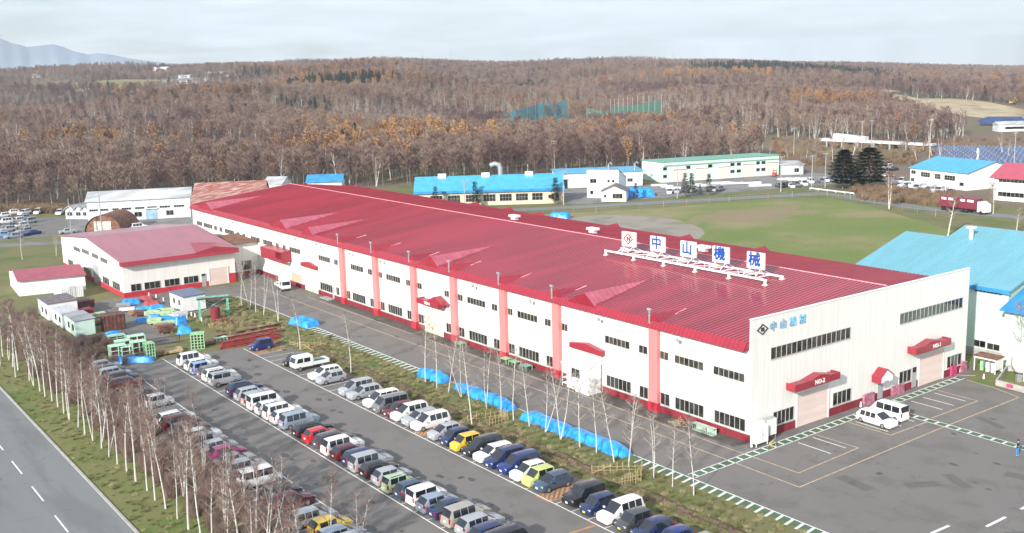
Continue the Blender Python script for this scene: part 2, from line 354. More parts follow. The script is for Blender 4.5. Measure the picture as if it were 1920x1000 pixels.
# ------------------------------------------------------------------ building materials
cream=mat('cream_metal_wall',(.76,.75,.70),.5,var=.04,scale=1.2,streak=(2.2,2.2,.12),detail=6)
white=mat('white_paint',(.80,.80,.79),.5,var=.04,scale=1)
redroof=mat('crimson_ribbed_roof',(.29,.016,.032),.36,var=.15,scale=.3,coat=.55,streak=(.12,1,1),detail=6)
redband=mat('dark_red_base',(.22,.025,.035),.6,var=.16,scale=1.2,streak=(1,1,.3))
redtrim=mat('crimson_trim',(.30,.024,.042),.45,var=.06,scale=.6,coat=.3)
salmon=mat('faded_salmon_pilaster',(.74,.22,.215),.6,var=.06,scale=.5,streak=(1,1,.2))
pilred=mat('bright_red_plinth',(.48,.035,.055),.5,var=.1,scale=1)
ridgem=mat('pale_pink_ridge_cap',(.72,.33,.36),.45,var=.1,scale=1)
glass=mat('dark_window_glass',(.022,.022,.02),.08,var=.6,scale=.9,spec=.8,rand=.5)
glassb=mat('brown_window_glass',(.05,.042,.035),.18,var=.5,scale=1.1,spec=.6,rand=.5)
frame=mat('grey_window_frame',(.42,.42,.40),.45,var=.1)
shut=mat('pale_pink_shutter',(.74,.60,.54),.6,var=.05,scale=.6,streak=(.3,.3,3))
shuty=mat('pale_yellow_shutter',(.78,.70,.50),.6,var=.05,scale=.6,streak=(.3,.3,3))
greyd=mat('grey_door',(.36,.37,.37),.5,var=.08)
steel=mat('galvanised_steel',(.50,.51,.52),.35,metal=.6,var=.15,scale=4)
blackm=mat('black_paint',(.03,.025,.02),.5,var=.2)
rust=mat('rusty_brown_roof',(.19,.09,.06),.8,var=.35,scale=1.2,streak=(1,1,1))
dark=mat('dark_interior',(.02,.02,.02),.9,var=.3)
PANE={}
def window(parent,ax,a0,a1,z0,z1,pl,n,gm=None,name='window',sgn=-1,fw=.06,rows=1,fm=None):
    """window on the plane ax=pl ('x': wall facing -X, runs along y; 'y': wall facing -Y, runs along x); sgn=outward direction"""
    mb=MB(); W=a1-a0
    def bx(u0,u1,v0,v1,d0,d1):
        lo,hi=sorted((pl+sgn*d0,pl+sgn*d1))
        if ax=='x': mb.box(lo,hi,u0,u1,v0,v1)
        else: mb.box(u0,u1,lo,hi,v0,v1)
    bx(a0-.05,a1+.05,z0-.07,z0,.002,.09); bx(a0-.05,a1+.05,z1,z1+.05,.002,.07)
    bx(a0-.05,a0,z0,z1,.002,.07); bx(a1,a1+.05,z0,z1,.002,.07)
    p=W/n
    for k in range(1,n): bx(a0+k*p-fw/2,a0+k*p+fw/2,z0,z1,.002,.07 if k%2 else .06)
    for k in range(1,rows):
        zz=z0+(z1-z0)*k/rows
        for q in range(n): bx(a0+q*p+(fw/2 if q else 0),a0+(q+1)*p-(fw/2 if q<n-1 else 0),zz-.03,zz+.03,.002,.05)
    f=mb.build(name,fm or frame,parent)
    gm=gm or glass
    wj=[p-fw if 0<q<n-1 else p-fw/2 for q in range(n)]
    if n==1: wj=[p]
    for q in range(n):
        wq=wj[q]; u0=a0+q*p+(fw/2 if q else 0); key=(ax,sgn,round(wq,2),round(z1-z0,2),gm.name)
        if key not in PANE:
            m=MB()
            if ax=='x': m.quad(*( [(0,0,0),(0,0,z1-z0),(0,wq,z1-z0),(0,wq,0)] if sgn<0 else [(0,0,0),(0,wq,0),(0,wq,z1-z0),(0,0,z1-z0)]))
            else: m.quad(*( [(0,0,0),(wq,0,0),(wq,0,z1-z0),(0,0,z1-z0)] if sgn<0 else [(0,0,0),(0,0,z1-z0),(wq,0,z1-z0),(wq,0,0)]))
            PANE[key]=m.mesh('pane',gm)
        loc=(pl+sgn*.02,u0,z0) if ax=='x' else (u0,pl+sgn*.02,z0)
        link('pane',PANE[key],f,loc=loc)
    return f
def text_obj(name,s,size,m,parent,loc,rot,ext=.02,bold=0,align='CENTER'):
    c=bpy.data.curves.new('t','FONT'); c.body=s; c.size=size; c.extrude=ext; c.align_x=align; c.align_y='CENTER'; c.resolution_u=2
    o=bpy.data.objects.new('t',c); COL.objects.link(o); dg=bpy.context.evaluated_depsgraph_get(); dg.update()
    me=bpy.data.meshes.new_from_object(o.evaluated_get(dg)); bpy.data.objects.remove(o)
    if bold:
        bm=bmesh.new()
        for k_,(a_,b_) in enumerate(((-1,-1),(1,-1),(1,1),(-1,1),(0,0))):
            n0=len(bm.verts); bm.from_mesh(me); bm.verts.ensure_lookup_table()
            for v_ in bm.verts[n0:]: v_.co+=Vector((a_*bold,b_*bold,.004*k_))
        bm.to_mesh(me); bm.free()
    me.materials.clear(); me.materials.append(m); me.name=name
    t=link(name,me,parent,loc=loc); t.rotation_euler=rot; return t
ROT_NY=(R(90),0,0)             # text facing -Y
ROT_NX=(R(90),0,R(-90))        # text facing -X
# ------------------------------------------------------------------ factory
FT=thing('factory','very long cream factory hall with crimson ribbed roof and salmon pilasters','factory')
RZ=lambda x: 11.15+(x+.4)*(13.75-11.15)/24.6 if x<24.2 else 13.75-(x-24.2)*.12
YL=166.
mb=MB(); mb.prism([(0,.25,0),(41.5,.25,0),(41.5,.25,11.5),(24.2,.25,13.55),(0,.25,10.95)],(0,YL-.25,0)); mb.build('wall',cream,FT)
MB().box(-.03,41.53,0,.25,.92,13.62).build('parapet_wall',cream,FT)
MB().box(-.08,41.58,-.06,.31,13.62,13.70).build('parapet_cap',white,FT)
mb=MB(); mb.prism([(-.45,.3,11.10),(-.45,.3,11.2),(24.2,.3,13.8),(42.1,.3,11.65),(42.1,.3,11.55),(24.2,.3,13.68)],(0,YL+.1,0)); mb.build('roof',redroof,FT)
mb=MB(); y=.7
while y<YL:
    for (xa,xb) in ((-.45,24.1),(24.3,42.1)):
        za,zb=(11.2,13.79) if xa<0 else (13.79,11.65)
        mb.prism([(xa,y,za-.01),(xa,y+.07,za-.01),(xa,y+.045,za+.06),(xa,y+.025,za+.06)],(xb-xa,0,zb-za))
    y+=.62
mb.build('roof_ribs',redroof,FT,kind='stuff')
mb=MB(); mb.prism([(24.02,.3,13.8),(24.15,.3,13.89),(24.28,.3,13.8)],(0,YL,0)); mb.build('ridge_cap',ridgem,FT)
mb=MB(); mb.prism([(-.45,.3,11.19),(-1.0,.3,10.28),(-.95,.3,10.22),(0,.3,10.26),(0,.3,11.1)],(0,YL,0)); y=.6
while y<YL:
    mb.prism([(-.47,y,11.19),(-1.06,y,10.27),(-.98,y,10.27),(-.45,y,11.12)],(0,.09,0)); y+=.62
mb.build('eave_fascia',redtrim,FT)
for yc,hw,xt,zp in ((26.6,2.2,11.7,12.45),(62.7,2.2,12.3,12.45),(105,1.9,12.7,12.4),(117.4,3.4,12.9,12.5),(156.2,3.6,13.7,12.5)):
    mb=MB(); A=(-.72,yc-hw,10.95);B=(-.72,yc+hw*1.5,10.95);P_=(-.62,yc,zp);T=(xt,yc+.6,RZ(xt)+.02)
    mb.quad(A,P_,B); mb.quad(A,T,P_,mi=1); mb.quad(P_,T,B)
    A_,P2,T_=Vector(A),Vector(P_),Vector(T)
    nr=13
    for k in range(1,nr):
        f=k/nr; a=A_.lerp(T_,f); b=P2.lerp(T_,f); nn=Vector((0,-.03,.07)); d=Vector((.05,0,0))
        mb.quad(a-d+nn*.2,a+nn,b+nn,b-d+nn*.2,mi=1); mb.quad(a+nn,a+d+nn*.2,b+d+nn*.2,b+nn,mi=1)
    mb.prism([A_+Vector((0,-.05,.0)),A_+Vector((0,.12,.12)),A_+Vector((.1,.12,0))],T_-A_)
    mb.build('roof_dormer',[redroof,mat('lit_pink_dormer_face',(.42,.10,.14),.5,var=.12,scale=.8,coat=.3)],FT)  # right-hand faces: sunlight and sky sheen painted in as a paler pink
for yc in (112,100,90,68,50,34):
    mb=MB(); A=(42.1,yc-1.1,11.6);B=(42.1,yc+1.1,11.6);P_=(42.1,yc,12.35);T=(38,yc,RZ(38)+.02); mb.quad(A,B,P_); mb.quad(A,P_,T); mb.quad(P_,B,T); mb.quad(A,T,B); mb.build('rear_dormer',redroof,FT)
PIL=[14.45,32.7,44.6,57.2,68.7,80.9,92.8]
for k,y in enumerate(PIL):
    w_=1.4 if k else 1.45
    MB().box(-.55,0,y-w_/2,y+w_/2,1.15,10.3).build('pilaster',salmon,FT)
    p=MB().box(-.6,0,y-w_/2-.04,y+w_/2+.04,0,1.15).build('pilaster_plinth',pilred,FT)
    v=MB().tube([(-.72,y+.35,10.7),(-.72,y+.35,12.3)],.13,8).tube([(-.72,y+.05,12.35),(-.72,y+.65,12.35)],.17,8).build('vent_pipe',steel,FT,smooth=40)
    mb=MB(); A=(-.6,y-1.4,11.1);B=(-.6,y+.9,11.1);P_=(-.55,y-.1,11.95);T=(4.6,y-.3,RZ(4.6)+.02); mb.quad(A,P_,B); mb.quad(A,T,P_); mb.quad(P_,T,B); mb.build('small_dormer',redroof,FT)
    a,b=Vector((2.4,y-.75,RZ(2.4)+.03)),Vector((4.6,y-.3,RZ(4.6)+.05)); mb=MB().prism([a+Vector((0,-.12,0)),a+Vector((0,0,.1)),a+Vector((0,.12,0))],b-a); mb.build('dormer_flashing',ridgem,FT)
# dark red base course, interrupted at the shutters
GAPS=[(14,15)]
mb=MB(); spans=[(0.02,24),(29.5,61),(66,103.4),(108.8,116),(120.9,YL)]
for a,b in spans: MB().box(-.05,0,a,b,0,.85).build('base_course',redband,FT)
for a,b in ((0,7.5),(13.3,22.6),(23.7,29.6),(30.6,31.0),(36.5,41.5)): MB().box(a,b,-.05,.02,0,.92).build('base_course',redband,FT)
MB().box(-.03,41.53,.03,.25,0,.92).build('wall_footing',dark,FT)
mb=MB()
for a,b in spans: mb.box(-.09,-.0,a,b,.85,.93)
mb.build('base_sill',frame,FT)
U=[(161.3,164.5,4),(155.1,160.2,6),(152.3,153.8,2),(149.2,150.7,2),(142.6,147.6,6),(139.5,141.0,2),(136.5,137.9,2),(129.1,133.5,6),(122.9,127.3,6),(119.9,121.1,2),(116.7,118.0,2),(110.3,114.9,6),(98.0,102.5,6),(95.0,96.3,2),(91.9-.3,93.2-1.2,1),(85.7,90.1,6),(82.6,83.9,2),(79.1,80.1,2),(73.3,77.7,6),(70.2,71.4,2),(66.7,67.9,2),(58.9,60.1,2),(55.2,56.4,2),(49.4,53.9,6),(46.4,47.7,2),(42.8,43.8,2),(37.2,41.6,6),(34.3,35.5,2),(30.8,31.9,2),(19.0,23.4,6),(15.9,17.3,2),(12.4,13.7,2),(6.9,11.3,6),(.9,5.3,6)]
for a,b,n_ in U:
    if n_==1: continue
    window(FT,'x',a,b,6.6,7.48,0,n_,glassb)
Lo=[(97.7,102.4,6),(95.0,96.1,2),(90.8,92.0,2),(85.4,89.9,6),(82.4,83.6,2),(78.8,80.0,2),(73.1,77.5,6),(70.1,71.4,2),(66.5,67.9,2),(58.5,59.9,2),(55.0,56.4,2),(49.2,53.7,6),(46.1,47.4,2),(42.5,43.8,2),(37.0,41.4,6),(34.0,35.3,2),(18.8,23.2,6),(15.8,17.2,2),(12.2,13.6,2),(6.8,11.2,6),(.7,5.1,6)]
for a,b,n_ in Lo: window(FT,'x',a,b,1.1,2.45,0,n_,glass)
window(FT,'y',3.1,16.9,8.75,10.0,0,16,glassb); window(FT,'y',26.6,40.1,8.75,10.0,0,16,glass)
for a,b,n_ in ((3.7,7.1,5),(14.1,17.4,4),(27.0,29.4,3),(37.3,40.5,4)): window(FT,'y',a,b,1.15,2.6,0,n_,glass)
def shutter(parent,ax,a0,a1,z1,pl,m,sgn=-1,name='shutter'):
    mb=MB(); lo,hi=sorted((pl+sgn*.02,pl+sgn*.07)); z=0.02
    while z<z1-.01:
        zt=min(z+.16,z1); d=.07; l2,h2=sorted((pl+sgn*.002,pl+sgn*d)); l3,h3=sorted((pl+sgn*.002,pl+sgn*.045))
        if ax=='x': mb.box(l2,h2,a0,a1,z,zt-.03); mb.box(l3,h3,a0,a1,zt-.03,zt)
        else: mb.box(a0,a1,l2,h2,z,zt-.03); mb.box(a0,a1,l3,h3,zt-.03,zt)
        z=zt
    s=mb.build(name,m,parent)
    fb=MB(); l,h=sorted((pl+sgn*.003,pl+sgn*.12))
    for u0,u1,v0,v1 in ((a0-.22,a0,0,z1+.15),(a1,a1+.22,0,z1+.15),(a0,a1,z1,z1+.15)):
        if ax=='x': fb.box(l,h,u0,u1,v0,v1)
        else: fb.box(u0,u1,l,h,v0,v1)
    fb.build('shutter_frame',cream,parent); return s
shutter(FT,'y',7.75,13.1,4.0,0,shut); shutter(FT,'y',31.2,36.3,4.0,0,shut)
shutter(FT,'x',61.0,65.8,4.0,0,shuty); shutter(FT,'x',103.6,108.6,4.5,0,shuty); shutter(FT,'x',116.1,120.7,4.1,0,shuty)
lettering=mat('white_lettering',(.8,.8,.78),.6,var=0)
def awning(ax,a0,a1,z0,z1,dep,txt,tsize,toff=0,gable=None):
    mb=MB(); t=.12
    if ax=='y': mb.box(a0,a1,-dep,-dep+t,z0,z1); mb.box(a0,a0+t,-dep+t,-.07,z0,z1); mb.box(a1-t,a1,-dep+t,-.07,z0,z1); mb.box(a0+t,a1-t,-dep+t,-.07,z1-.25,z1-.15)
    else: mb.box(-dep,-dep+t,a0,a1,z0,z1); mb.box(-dep+t,-.1,a0,a0+t,z0,z1); mb.box(-dep+t,-.1,a1-t,a1,z0,z1); mb.box(-dep+t,-.1,a0+t,a1-t,z1-.25,z1-.15)
    o=mb.build('awning',redtrim,FT); c=(a0+a1)/2
    if gable:
        g0,g1,h=gable; gm_=(g0+g1)/2; m=MB()
        if ax=='y': m.prism([(g0,-dep+.15,z1-.14),(g1,-dep+.15,z1-.14),(gm_,-dep+.15,z1+h)],(0,dep-.2,0))
        else: m.prism([(-dep+.15,g1,z1-.14),(-dep+.15,g0,z1-.14),(-dep+.15,gm_,z1+h)],(dep-.2,0,0))
        m.build('awning_ridge',redtrim,o)
    if txt:
        if ax=='y': text_obj('lettering',txt,tsize,lettering,o,(c+toff,-dep-.03,(z0+z1)/2),ROT_NY,.015,.02)
        else: text_obj('lettering',txt,tsize,lettering,o,(-dep-.03,c+toff,(z0+z1)/2),ROT_NX,.015,.02)
    return o
awning('y',5.7,13.6,4.8,5.6,1.3,'NO-2',.72,.3,(8.2,12.6,.32)); awning('y',28.4,35.9,4.8,5.65,1.3,'NO-1',.72,.6,(30.0,34.6,.32))
awning('x',59.8,66.0,4.8,5.6,1.5,'NO-4',.65,0,(58.6,63.6,.9))
mb=MB(); mb.prism([(-.7,23.5,4.85),(-.7,23.5,5.5),(-.7,26.6,5.95),(-.7,29.7,5.5),(-.7,29.7,4.85)],(.7,0,0)); mb.build('porch_gable',redtrim,FT)
MB().box(-.3,-.01,24.0,29.2,3.6,4.85).build('porch_wall',shuty,FT)
mb=MB(); mb.prism([(-2.0,26.6,0),(-2.0,26.6,3.1),(0,26.6,3.75),(0,26.6,0)],(0,1.95,0)); mb.build('porch',white,FT)
MB().prism([(-2.2,26.55,3.08),(-2.2,26.55,3.2),(0,26.55,3.9),(0,26.55,3.78)],(0,3.1,0)).build('porch_roof',white,FT)
mb=MB(); mb.prism([(-2.4,24.0,0),(-2.4,24.0,3.3),(-.31,24.0,4.2),(-.31,24.0,0)],(0,2.5,0)); mb.build('porch_annex',white,FT)
MB().prism([(-2.55,23.9,3.28),(-2.55,23.9,3.4),(-.31,23.9,4.35),(-.31,23.9,4.22)],(0,2.7,0)).build('porch_roof',white,FT)
window(FT,'x',25.6,27.1,1.9,3.0,-2.42,2,glass)
mb=MB()
for y in (28.6,29.6):
    for x in (-2.0,-1.0): mb.box(x-.04,x+.04,y-.04,y+.04,0,3.0)
for z in (.4,1.1,1.8,2.5): mb.box(-2.04,-.96,28.56,29.64,z,z+.06)
mb.build('shelf_rack',white,FT)
mb=MB(); mb.prism([(-2.1,117.0,4.6),(-2.1,117.0,6.7),(-.0,117.0,6.9),(0,117.0,4.6)],(0,7.2,0)); mb.build('canopy_box',redtrim,FT)
MB().prism([(-2.1,114.3,4.6),(-2.1,114.3,6.6),(0,114.3,6.8),(0,114.3,4.6)],(0,.12,0)).prism([(-2.1,114.4,6.55),(-2.1,114.4,6.68),(0,114.4,6.88),(0,114.4,6.75)],(0,2.6,0)).box(-2.1,-2.0,114.4,117,4.6,5.2).build('canopy_side',redtrim,FT)
mb=MB(); mb.prism([(-.55,103.0,4.6),(-.55,103.0,5.25),(-.55,106.3,5.75),(-.55,109.4,5.25),(-.55,109.4,4.6)],(.5,0,0)); mb.build('door_gable',redtrim,FT)
window(FT,'x',110.2,114.8,1.0,2.5,0,6,mat('tan_curtain',(.55,.42,.27),.8,var=.2,scale=2))
MB().box(-.06,-.0,97.0-.0,97.6,.2,2.3).build('door',greyd,FT); MB().box(-1.4,-.1,97.0,100.2,.0,.18).build('door_step',concrete,FT)
MB().box(22.68,23.65,-.07,-.0,.1,2.05).build('door',greyd,FT); d=MB().box(29.62,30.55,-.07,0,.1,2.0).build('door',greyd,FT); MB().quad((29.7,-.075,2.05),(30.5,-.075,2.05),(30.5,-.075,2.7),(29.7,-.075,2.7)).build('door_light',glass,FT)
# entrance hood shaped like a little house
mb=MB(); mb.prism([(21.5,-1.3,2.6),(22.1,-1.3,2.6),(22.1,-1.3,2.75),(23.1,-1.3,2.75),(23.1,-1.3,2.6),(23.75,-1.3,2.6),(23.75,-1.3,3.3),(22.6,-1.3,4.05),(21.5,-1.3,3.3)],(0,.1,0)); mb.build('entrance_hood',white,FT)
mb=MB(); mb.prism([(21.35,-1.35,3.22),(22.6,-1.35,4.1),(22.6,-1.35,4.2),(21.3,-1.35,3.3)],(0,1.3,0)); mb.prism([(22.6,-1.35,4.1),(23.9,-1.35,3.22),(23.95,-1.35,3.3),(22.6,-1.35,4.2)],(0,1.3,0)); mb.box(21.38,21.48,-1.3,-.05,2.55,3.25); mb.build('hood_roof',redtrim,FT)
# logo and name on the end wall
blk=mat('logo_black',(.03,.02,.015),.5,var=0); lbl=mat('light_blue_lettering',(.22,.55,.80),.5,var=.25,scale=6)
mb=MB()
def diamond(mb,cx,cz,w_,h_,t,pl,th=.05,ax='y'):
    O=[(cx-w_,cz),(cx,cz+h_),(cx+w_,cz),(cx,cz-h_)]; k=1-t/h_; I=[(cx+(x-cx)*k,cz+(z-cz)*k) for x,z in O]
    for q in range(4):
        a,b=O[q],O[(q+1)%4]; c,d=I[(q+1)%4],I[q]; mb.prism([(a[0],pl,a[1]),(b[0],pl,b[1]),(c[0],pl,c[1]),(d[0],pl,d[1])],(0,th,0))
def nlogo(mb,cx,cz,s,pl,th=.05):
    mb.box(cx-s,cx-s*.35,pl,pl+th,cz-s,cz+s); mb.box(cx+s*.35,cx+s,pl,pl+th,cz-s,cz+s)
    mb.prism([(cx-s*.35,pl,cz+s*.9),(cx-s*.35,pl,cz+s*.1),(cx+s*.35,pl,cz-s*.9),(cx+s*.35,pl,cz-s*.1)],(0,th,0))
diamond(mb,1.65,12.35,.92,.62,.13,-.09); nlogo(mb,1.65,12.35,.22,-.09); mb.build('company_emblem',blk,FT)
for k,ch in enumerate('中山機械'):
    text_obj('wall_lettering',ch,1.12,lbl,FT,(3.35+k*1.62,-.07,12.35),ROT_NY,.03,.012)
# flood lamps on brackets below the eave
for y in (51.1,37.5,23.6,10.1,140.8,110.3,101.2,88.7,77.9,159.6,150.4):
    m=MB().tube([(0,y,9.75),(-.9,y,9.85)],.03,5); m.box(-1.15,-.8,y-.2,y+.2,9.45,9.75); m.build('flood_lamp',frame,FT)
# roof ventilators beyond the ridge
for i,(y) in enumerate((79,57.5,33)):
    MB().box(27.0,27.8,y-.6,y+.6,13.3,13.95).box(26.8,28.0,y-1.0,y+1.0,13.95,14.3).build('roof_ventilator',white,FT)
# ------------------------------------------------------------------ roof sign
SG=thing('roof_sign_frame','long white steel beam frame on the crimson roof carrying five square sign boards','sign frame')
mb=MB()
for x in (16.9,20.1):
    y0,y1=(12.4,42.6); mb.box(x-.11,x+.11,y0,y1,13.58,13.8)
mb.build('beam',white,SG)
for x in (16.9,20.1):
    for k in range(6):
        y=12.6+k*5.96; MB().box(x-.13,x+.13,y-.13,y+.13,RZ(x),13.55).box(x-.28,x+.28,y-.28,y+.28,RZ(x)-.02,RZ(x)+.12).build('foot',white,SG)
mb=MB()
for k in range(5):
    yc=15.4+k*5.9
    for s in (-1,1): mb.box(17.04,19.96,yc+s*1.0-.06,yc+s*1.0+.06,13.6,13.75)
    if k<4: mb.tube([(17.04,yc+1.6,13.7),(19.96,yc+4.4,13.7)],.05,4); mb.tube([(19.96,yc+1.6,13.66),(17.04,yc+4.4,13.66)],.05,4)
mb.build('cross_brace',white,SG)
signblue=mat('sign_blue',(.01,.06,.32),.5,var=0); signred=mat('sign_red',(.75,.01,.04),.5,var=0); signdk=mat('sign_dark_red',(.42,.01,.02),.5,var=0)
DES=['red diamond emblem with a letter in it','blue character of a box cut by a vertical stroke','blue character of three upright strokes','blue many-stroked character, second board from the right','blue character, board nearest the end wall']
for k,ch in enumerate(['N','中','山','機','械']):
    yc=39.0-k*5.9; b=thing('sign_board','square white roof sign board with '+DES[k],'sign board',(18.4,yc,14.55),R(4),'white sign boards on the crimson roof')
    MB().box(-.18,.18,-1.3,1.3,0,2.1).build('panel',white,b)
    if ch=='N':
        m=MB()
        def dz(cx,cz,w_,h_,t):
            O=[(cx-w_,cz),(cx,cz+h_),(cx+w_,cz),(cx,cz-h_)]; kk=1-t/h_; I=[(cx+(x-cx)*kk,cz+(z-cz)*kk) for x,z in O]
            for q in range(4):
                a,b_=O[q],O[(q+1)%4]; c,d=I[(q+1)%4],I[q]; m.prism([(-.2,-a[0],a[1]),(-.2,-b_[0],b_[1]),(-.2,-c[0],c[1]),(-.2,-d[0],d[1])],(.03,0,0))
        dz(-.05,1.1,1.0,.86,.24); m.build('emblem_outline',signdk,b)
        m=MB().box(-.2,-.17,.08,.30,.75,1.45).box(-.2,-.17,-.38,-.16,.75,1.45).prism([(-.2,.08,1.43),(-.2,.08,1.1),(-.2,-.16,.77),(-.2,-.16,1.1)],(.03,0,0)); m.build('emblem_letter',signred,b)
    else: text_obj('lettering',ch,1.9,signblue,b,(-.2,.12,1.08),ROT_NX,.02,.045)
    m=MB()
    for s in (-1,1):
        m.tube([(-.1,s*.8,0),(-1.4,s*.95,-.72)],.06,5); m.tube([(.1,s*.8,0),(1.55,s*.95,-.72)],.05,5); m.tube([(-.1,s*.8,-.0),(.3,s*.95,-.75)],.04,4)
    m.tube([(-1.0,-.9,-.5),(-1.0,.9,-.5)],.04,4); m.build('support_leg',white,b)
# ------------------------------------------------------------------ annex hall
AN=thing('annex_hall','smaller cream hall with dusty pink gable roof left of the long factory','hall')
pinkroof=mat('dusty_pink_roof',(.36,.15,.18),.45,var=.08,scale=.5,coat=.25,streak=(1,.15,1)); pinkr=mat('pink_roof_rib',(.31,.12,.15),.45,var=.06)
MB().prism([(-28.7,125.5,0),(-28.7,125.5,6.7),(-28.7,147.5,8.75),(-28.7,169,6.6),(-28.7,169,0)],(21.7,0,0)).build('wall',cream,AN)
MB().prism([(-29.2,124.7,6.75),(-29.2,124.7,6.85),(-29.2,147.5,9.1),(-29.2,169.8,6.85),(-29.2,169.8,6.7),(-29.2,147.5,8.95)],(22.8,0,0)).build('roof',pinkroof,AN)
mb=MB(); x=-28.9
while x<-6.6:
    mb.prism([(x,124.7,6.84),(x+.06,124.7,6.84),(x+.05,124.7,6.91),(x+.01,124.7,6.91)],(0,22.8,2.24)); x+=.48
mb.build('roof_ribs',pinkr,AN,kind='stuff')
MB().prism([(-29.2,124.7,6.84),(-29.2,124.3,6.1),(-29.2,124.35,6.05),(-29.2,125.5,6.1),(-29.2,125.5,6.75)],(22.8,0,0)).build('eave_fascia',redtrim,AN)
MB().quad((-16.2,124.55,6.3),(-6.4,124.55,6.3),(-6.4,124.6,6.9),(-11,124.6,7.75),(-15,124.6,6.95)).quad((-15,124.6,6.9),(-11,124.6,7.75),(-13,133,7.7)).quad((-11,124.6,7.75),(-6.4,124.6,6.9),(-9,131,7.5),(-13,133,7.7)).build('roof_dormer',redtrim,AN)
MB().box(-28.75,-12.5,125.44,125.5,0,.95).box(-8.5,-7.0,125.44,125.5,0,1.9).box(-28.76,-28.7,125.44,141.4,0,.95).box(-28.76,-28.7,145.4,169,0,.95).build('base_course',pilred,AN)
for a,b,n_ in ((-27.4,-25.6,2),(-24.9,-22,3),(-21.1,-18.3,3),(-17.4,-14.6,3)): window(AN,'y',a,b,1.1,2.35,125.5,n_,glass)
shutter(AN,'y',-12.3,-8.7,3.3,125.5,shut)
MB().box(-13.9,-13.1,125.42,125.5,0,2.0).build('door',greyd,AN); window(AN,'y',-13.9,-13.1,2.1,2.5,125.5,1,glass)
for a,b,z in ((154,158.9,5.0),(147.4,152.4,5.3),(140.9,145.3,5.3),(134.7,139.3,5.2)): window(AN,'x',a,b,z,z+.8,-28.7,7,glassb)
for a,b in ((147.3,152.4),(134.8,139),(128,132.5),(160.5,164.6)): window(AN,'x',a,b,.95,2.3,-28.7,4,glassb)
MB().box(-28.8,-28.7,141.6,145.2,0,3.8).build('grey_sliding_door',greyd,AN)
# link building between annex and factory
LK=thing('link_building','flat rust-roofed connecting block in the gap between annex and long factory','building')
MB().box(-6.9,-.02,130.5,141,0,6.6).build('wall',cream,LK); MB().prism([(-7,129.8,6.7),(-7,129.8,6.85),(-7,141,7.2),(-7,141,6.6)],(6.95,0,0)).build('roof',rust,LK)
MB().box(-6.95,-.05,130.38,130.5,0,.9).build('base_course',redband,LK)
for a,b in ((-6.6,-4.9),(-3.6,-1.6)): window(LK,'y',a,b,1.2,3.0,130.5,2,glass)
# annex side sheds
SH=thing('storage_shed','long low white shed with dark pink roof at far left of the yard','shed')
MB().prism([(-43.6,141.5,0),(-43.6,141.5,2.9),(-42.9,148,3.9),(-42.5,154.5,2.9),(-42.5,154.5,0)],(11.6,-2.3,0)).build('wall',white,SH)
MB().prism([(-43.8,141.0,2.9),(-43.8,141.0,3.0),(-43.1,148,4.05),(-42.7,155,3.0),(-42.7,155,2.9),(-43.1,148,3.95)],(12,-2.4,0)).build('roof',mat('dark_pink_roof',(.33,.08,.11),.5,var=.1,scale=.7),SH)
CT=thing('white_container','white corrugated shipping container box beside the long low shed','container')
mb=MB().box(-38.3,-34.3,131.8,137.6,.15,2.6); x=-38.2
while x<-34.4: mb.box(x,x+.12,131.74,131.8,.2,2.5); x+=.33
y=131.9
while y<137.5: mb.box(-38.36,-38.3,y,y+.12,.2,2.5); y+=.33
mb.build('body',white,CT); MB().box(-36.35,-36.3,131.7,131.74,.2,2.5).box(-35.9,-35.86,131.68,131.74,.3,2.4).box(-36.8,-36.76,131.68,131.74,.3,2.4).build('door_bar',steel,CT)
# ------------------------------------------------------------------ vehicles
tyre=mat('tyre_rubber',(.025,.025,.025),.85,var=.2); rimm=mat('alloy_rim',(.45,.46,.48),.35,metal=.7,var=.1)
carglass=mat('car_glass',(.018,.022,.03),.06,var=0,spec=.9); headl=mat('headlight_lens',(.62,.66,.7),.12,var=0,spec=.9); taill=mat('tail_light_lens',(.35,.015,.015),.2,var=0)
plate=mat('number_plate_white',(.75,.75,.72),.5,var=0); platey=mat('number_plate_yellow',(.75,.6,.08),.5,var=0); trim=mat('black_trim',(.02,.02,.022),.5,var=0)
PAINT={'white':(.78,.78,.77),'pearl white':(.74,.73,.68),'silver':(.42,.44,.46),'silver-blue':(.30,.37,.46),'light blue':(.22,.35,.62),'grey':(.19,.20,.215),'navy':(.018,.03,.10),'black':(.016,.016,.02),
 'dark blue':(.012,.03,.16),'maroon':(.10,.012,.02),'red':(.55,.02,.025),'yellow':(.72,.48,.03),'lime':(.52,.60,.16),'pale green':(.42,.55,.36),'slate blue':(.06,.10,.16),'beige silver':(.42,.39,.34),'magenta':(.33,.04,.14),'dark grey':(.06,.06,.065),'blue':(.02,.06,.38)}
def paintm(c):
    k='car_paint_'+c.replace(' ','_').replace('-','_')
    return mat(k,PAINT[c],.32,metal=.25 if 'silver' in c or c in('grey','slate blue') else 0,var=0,coat=.7)
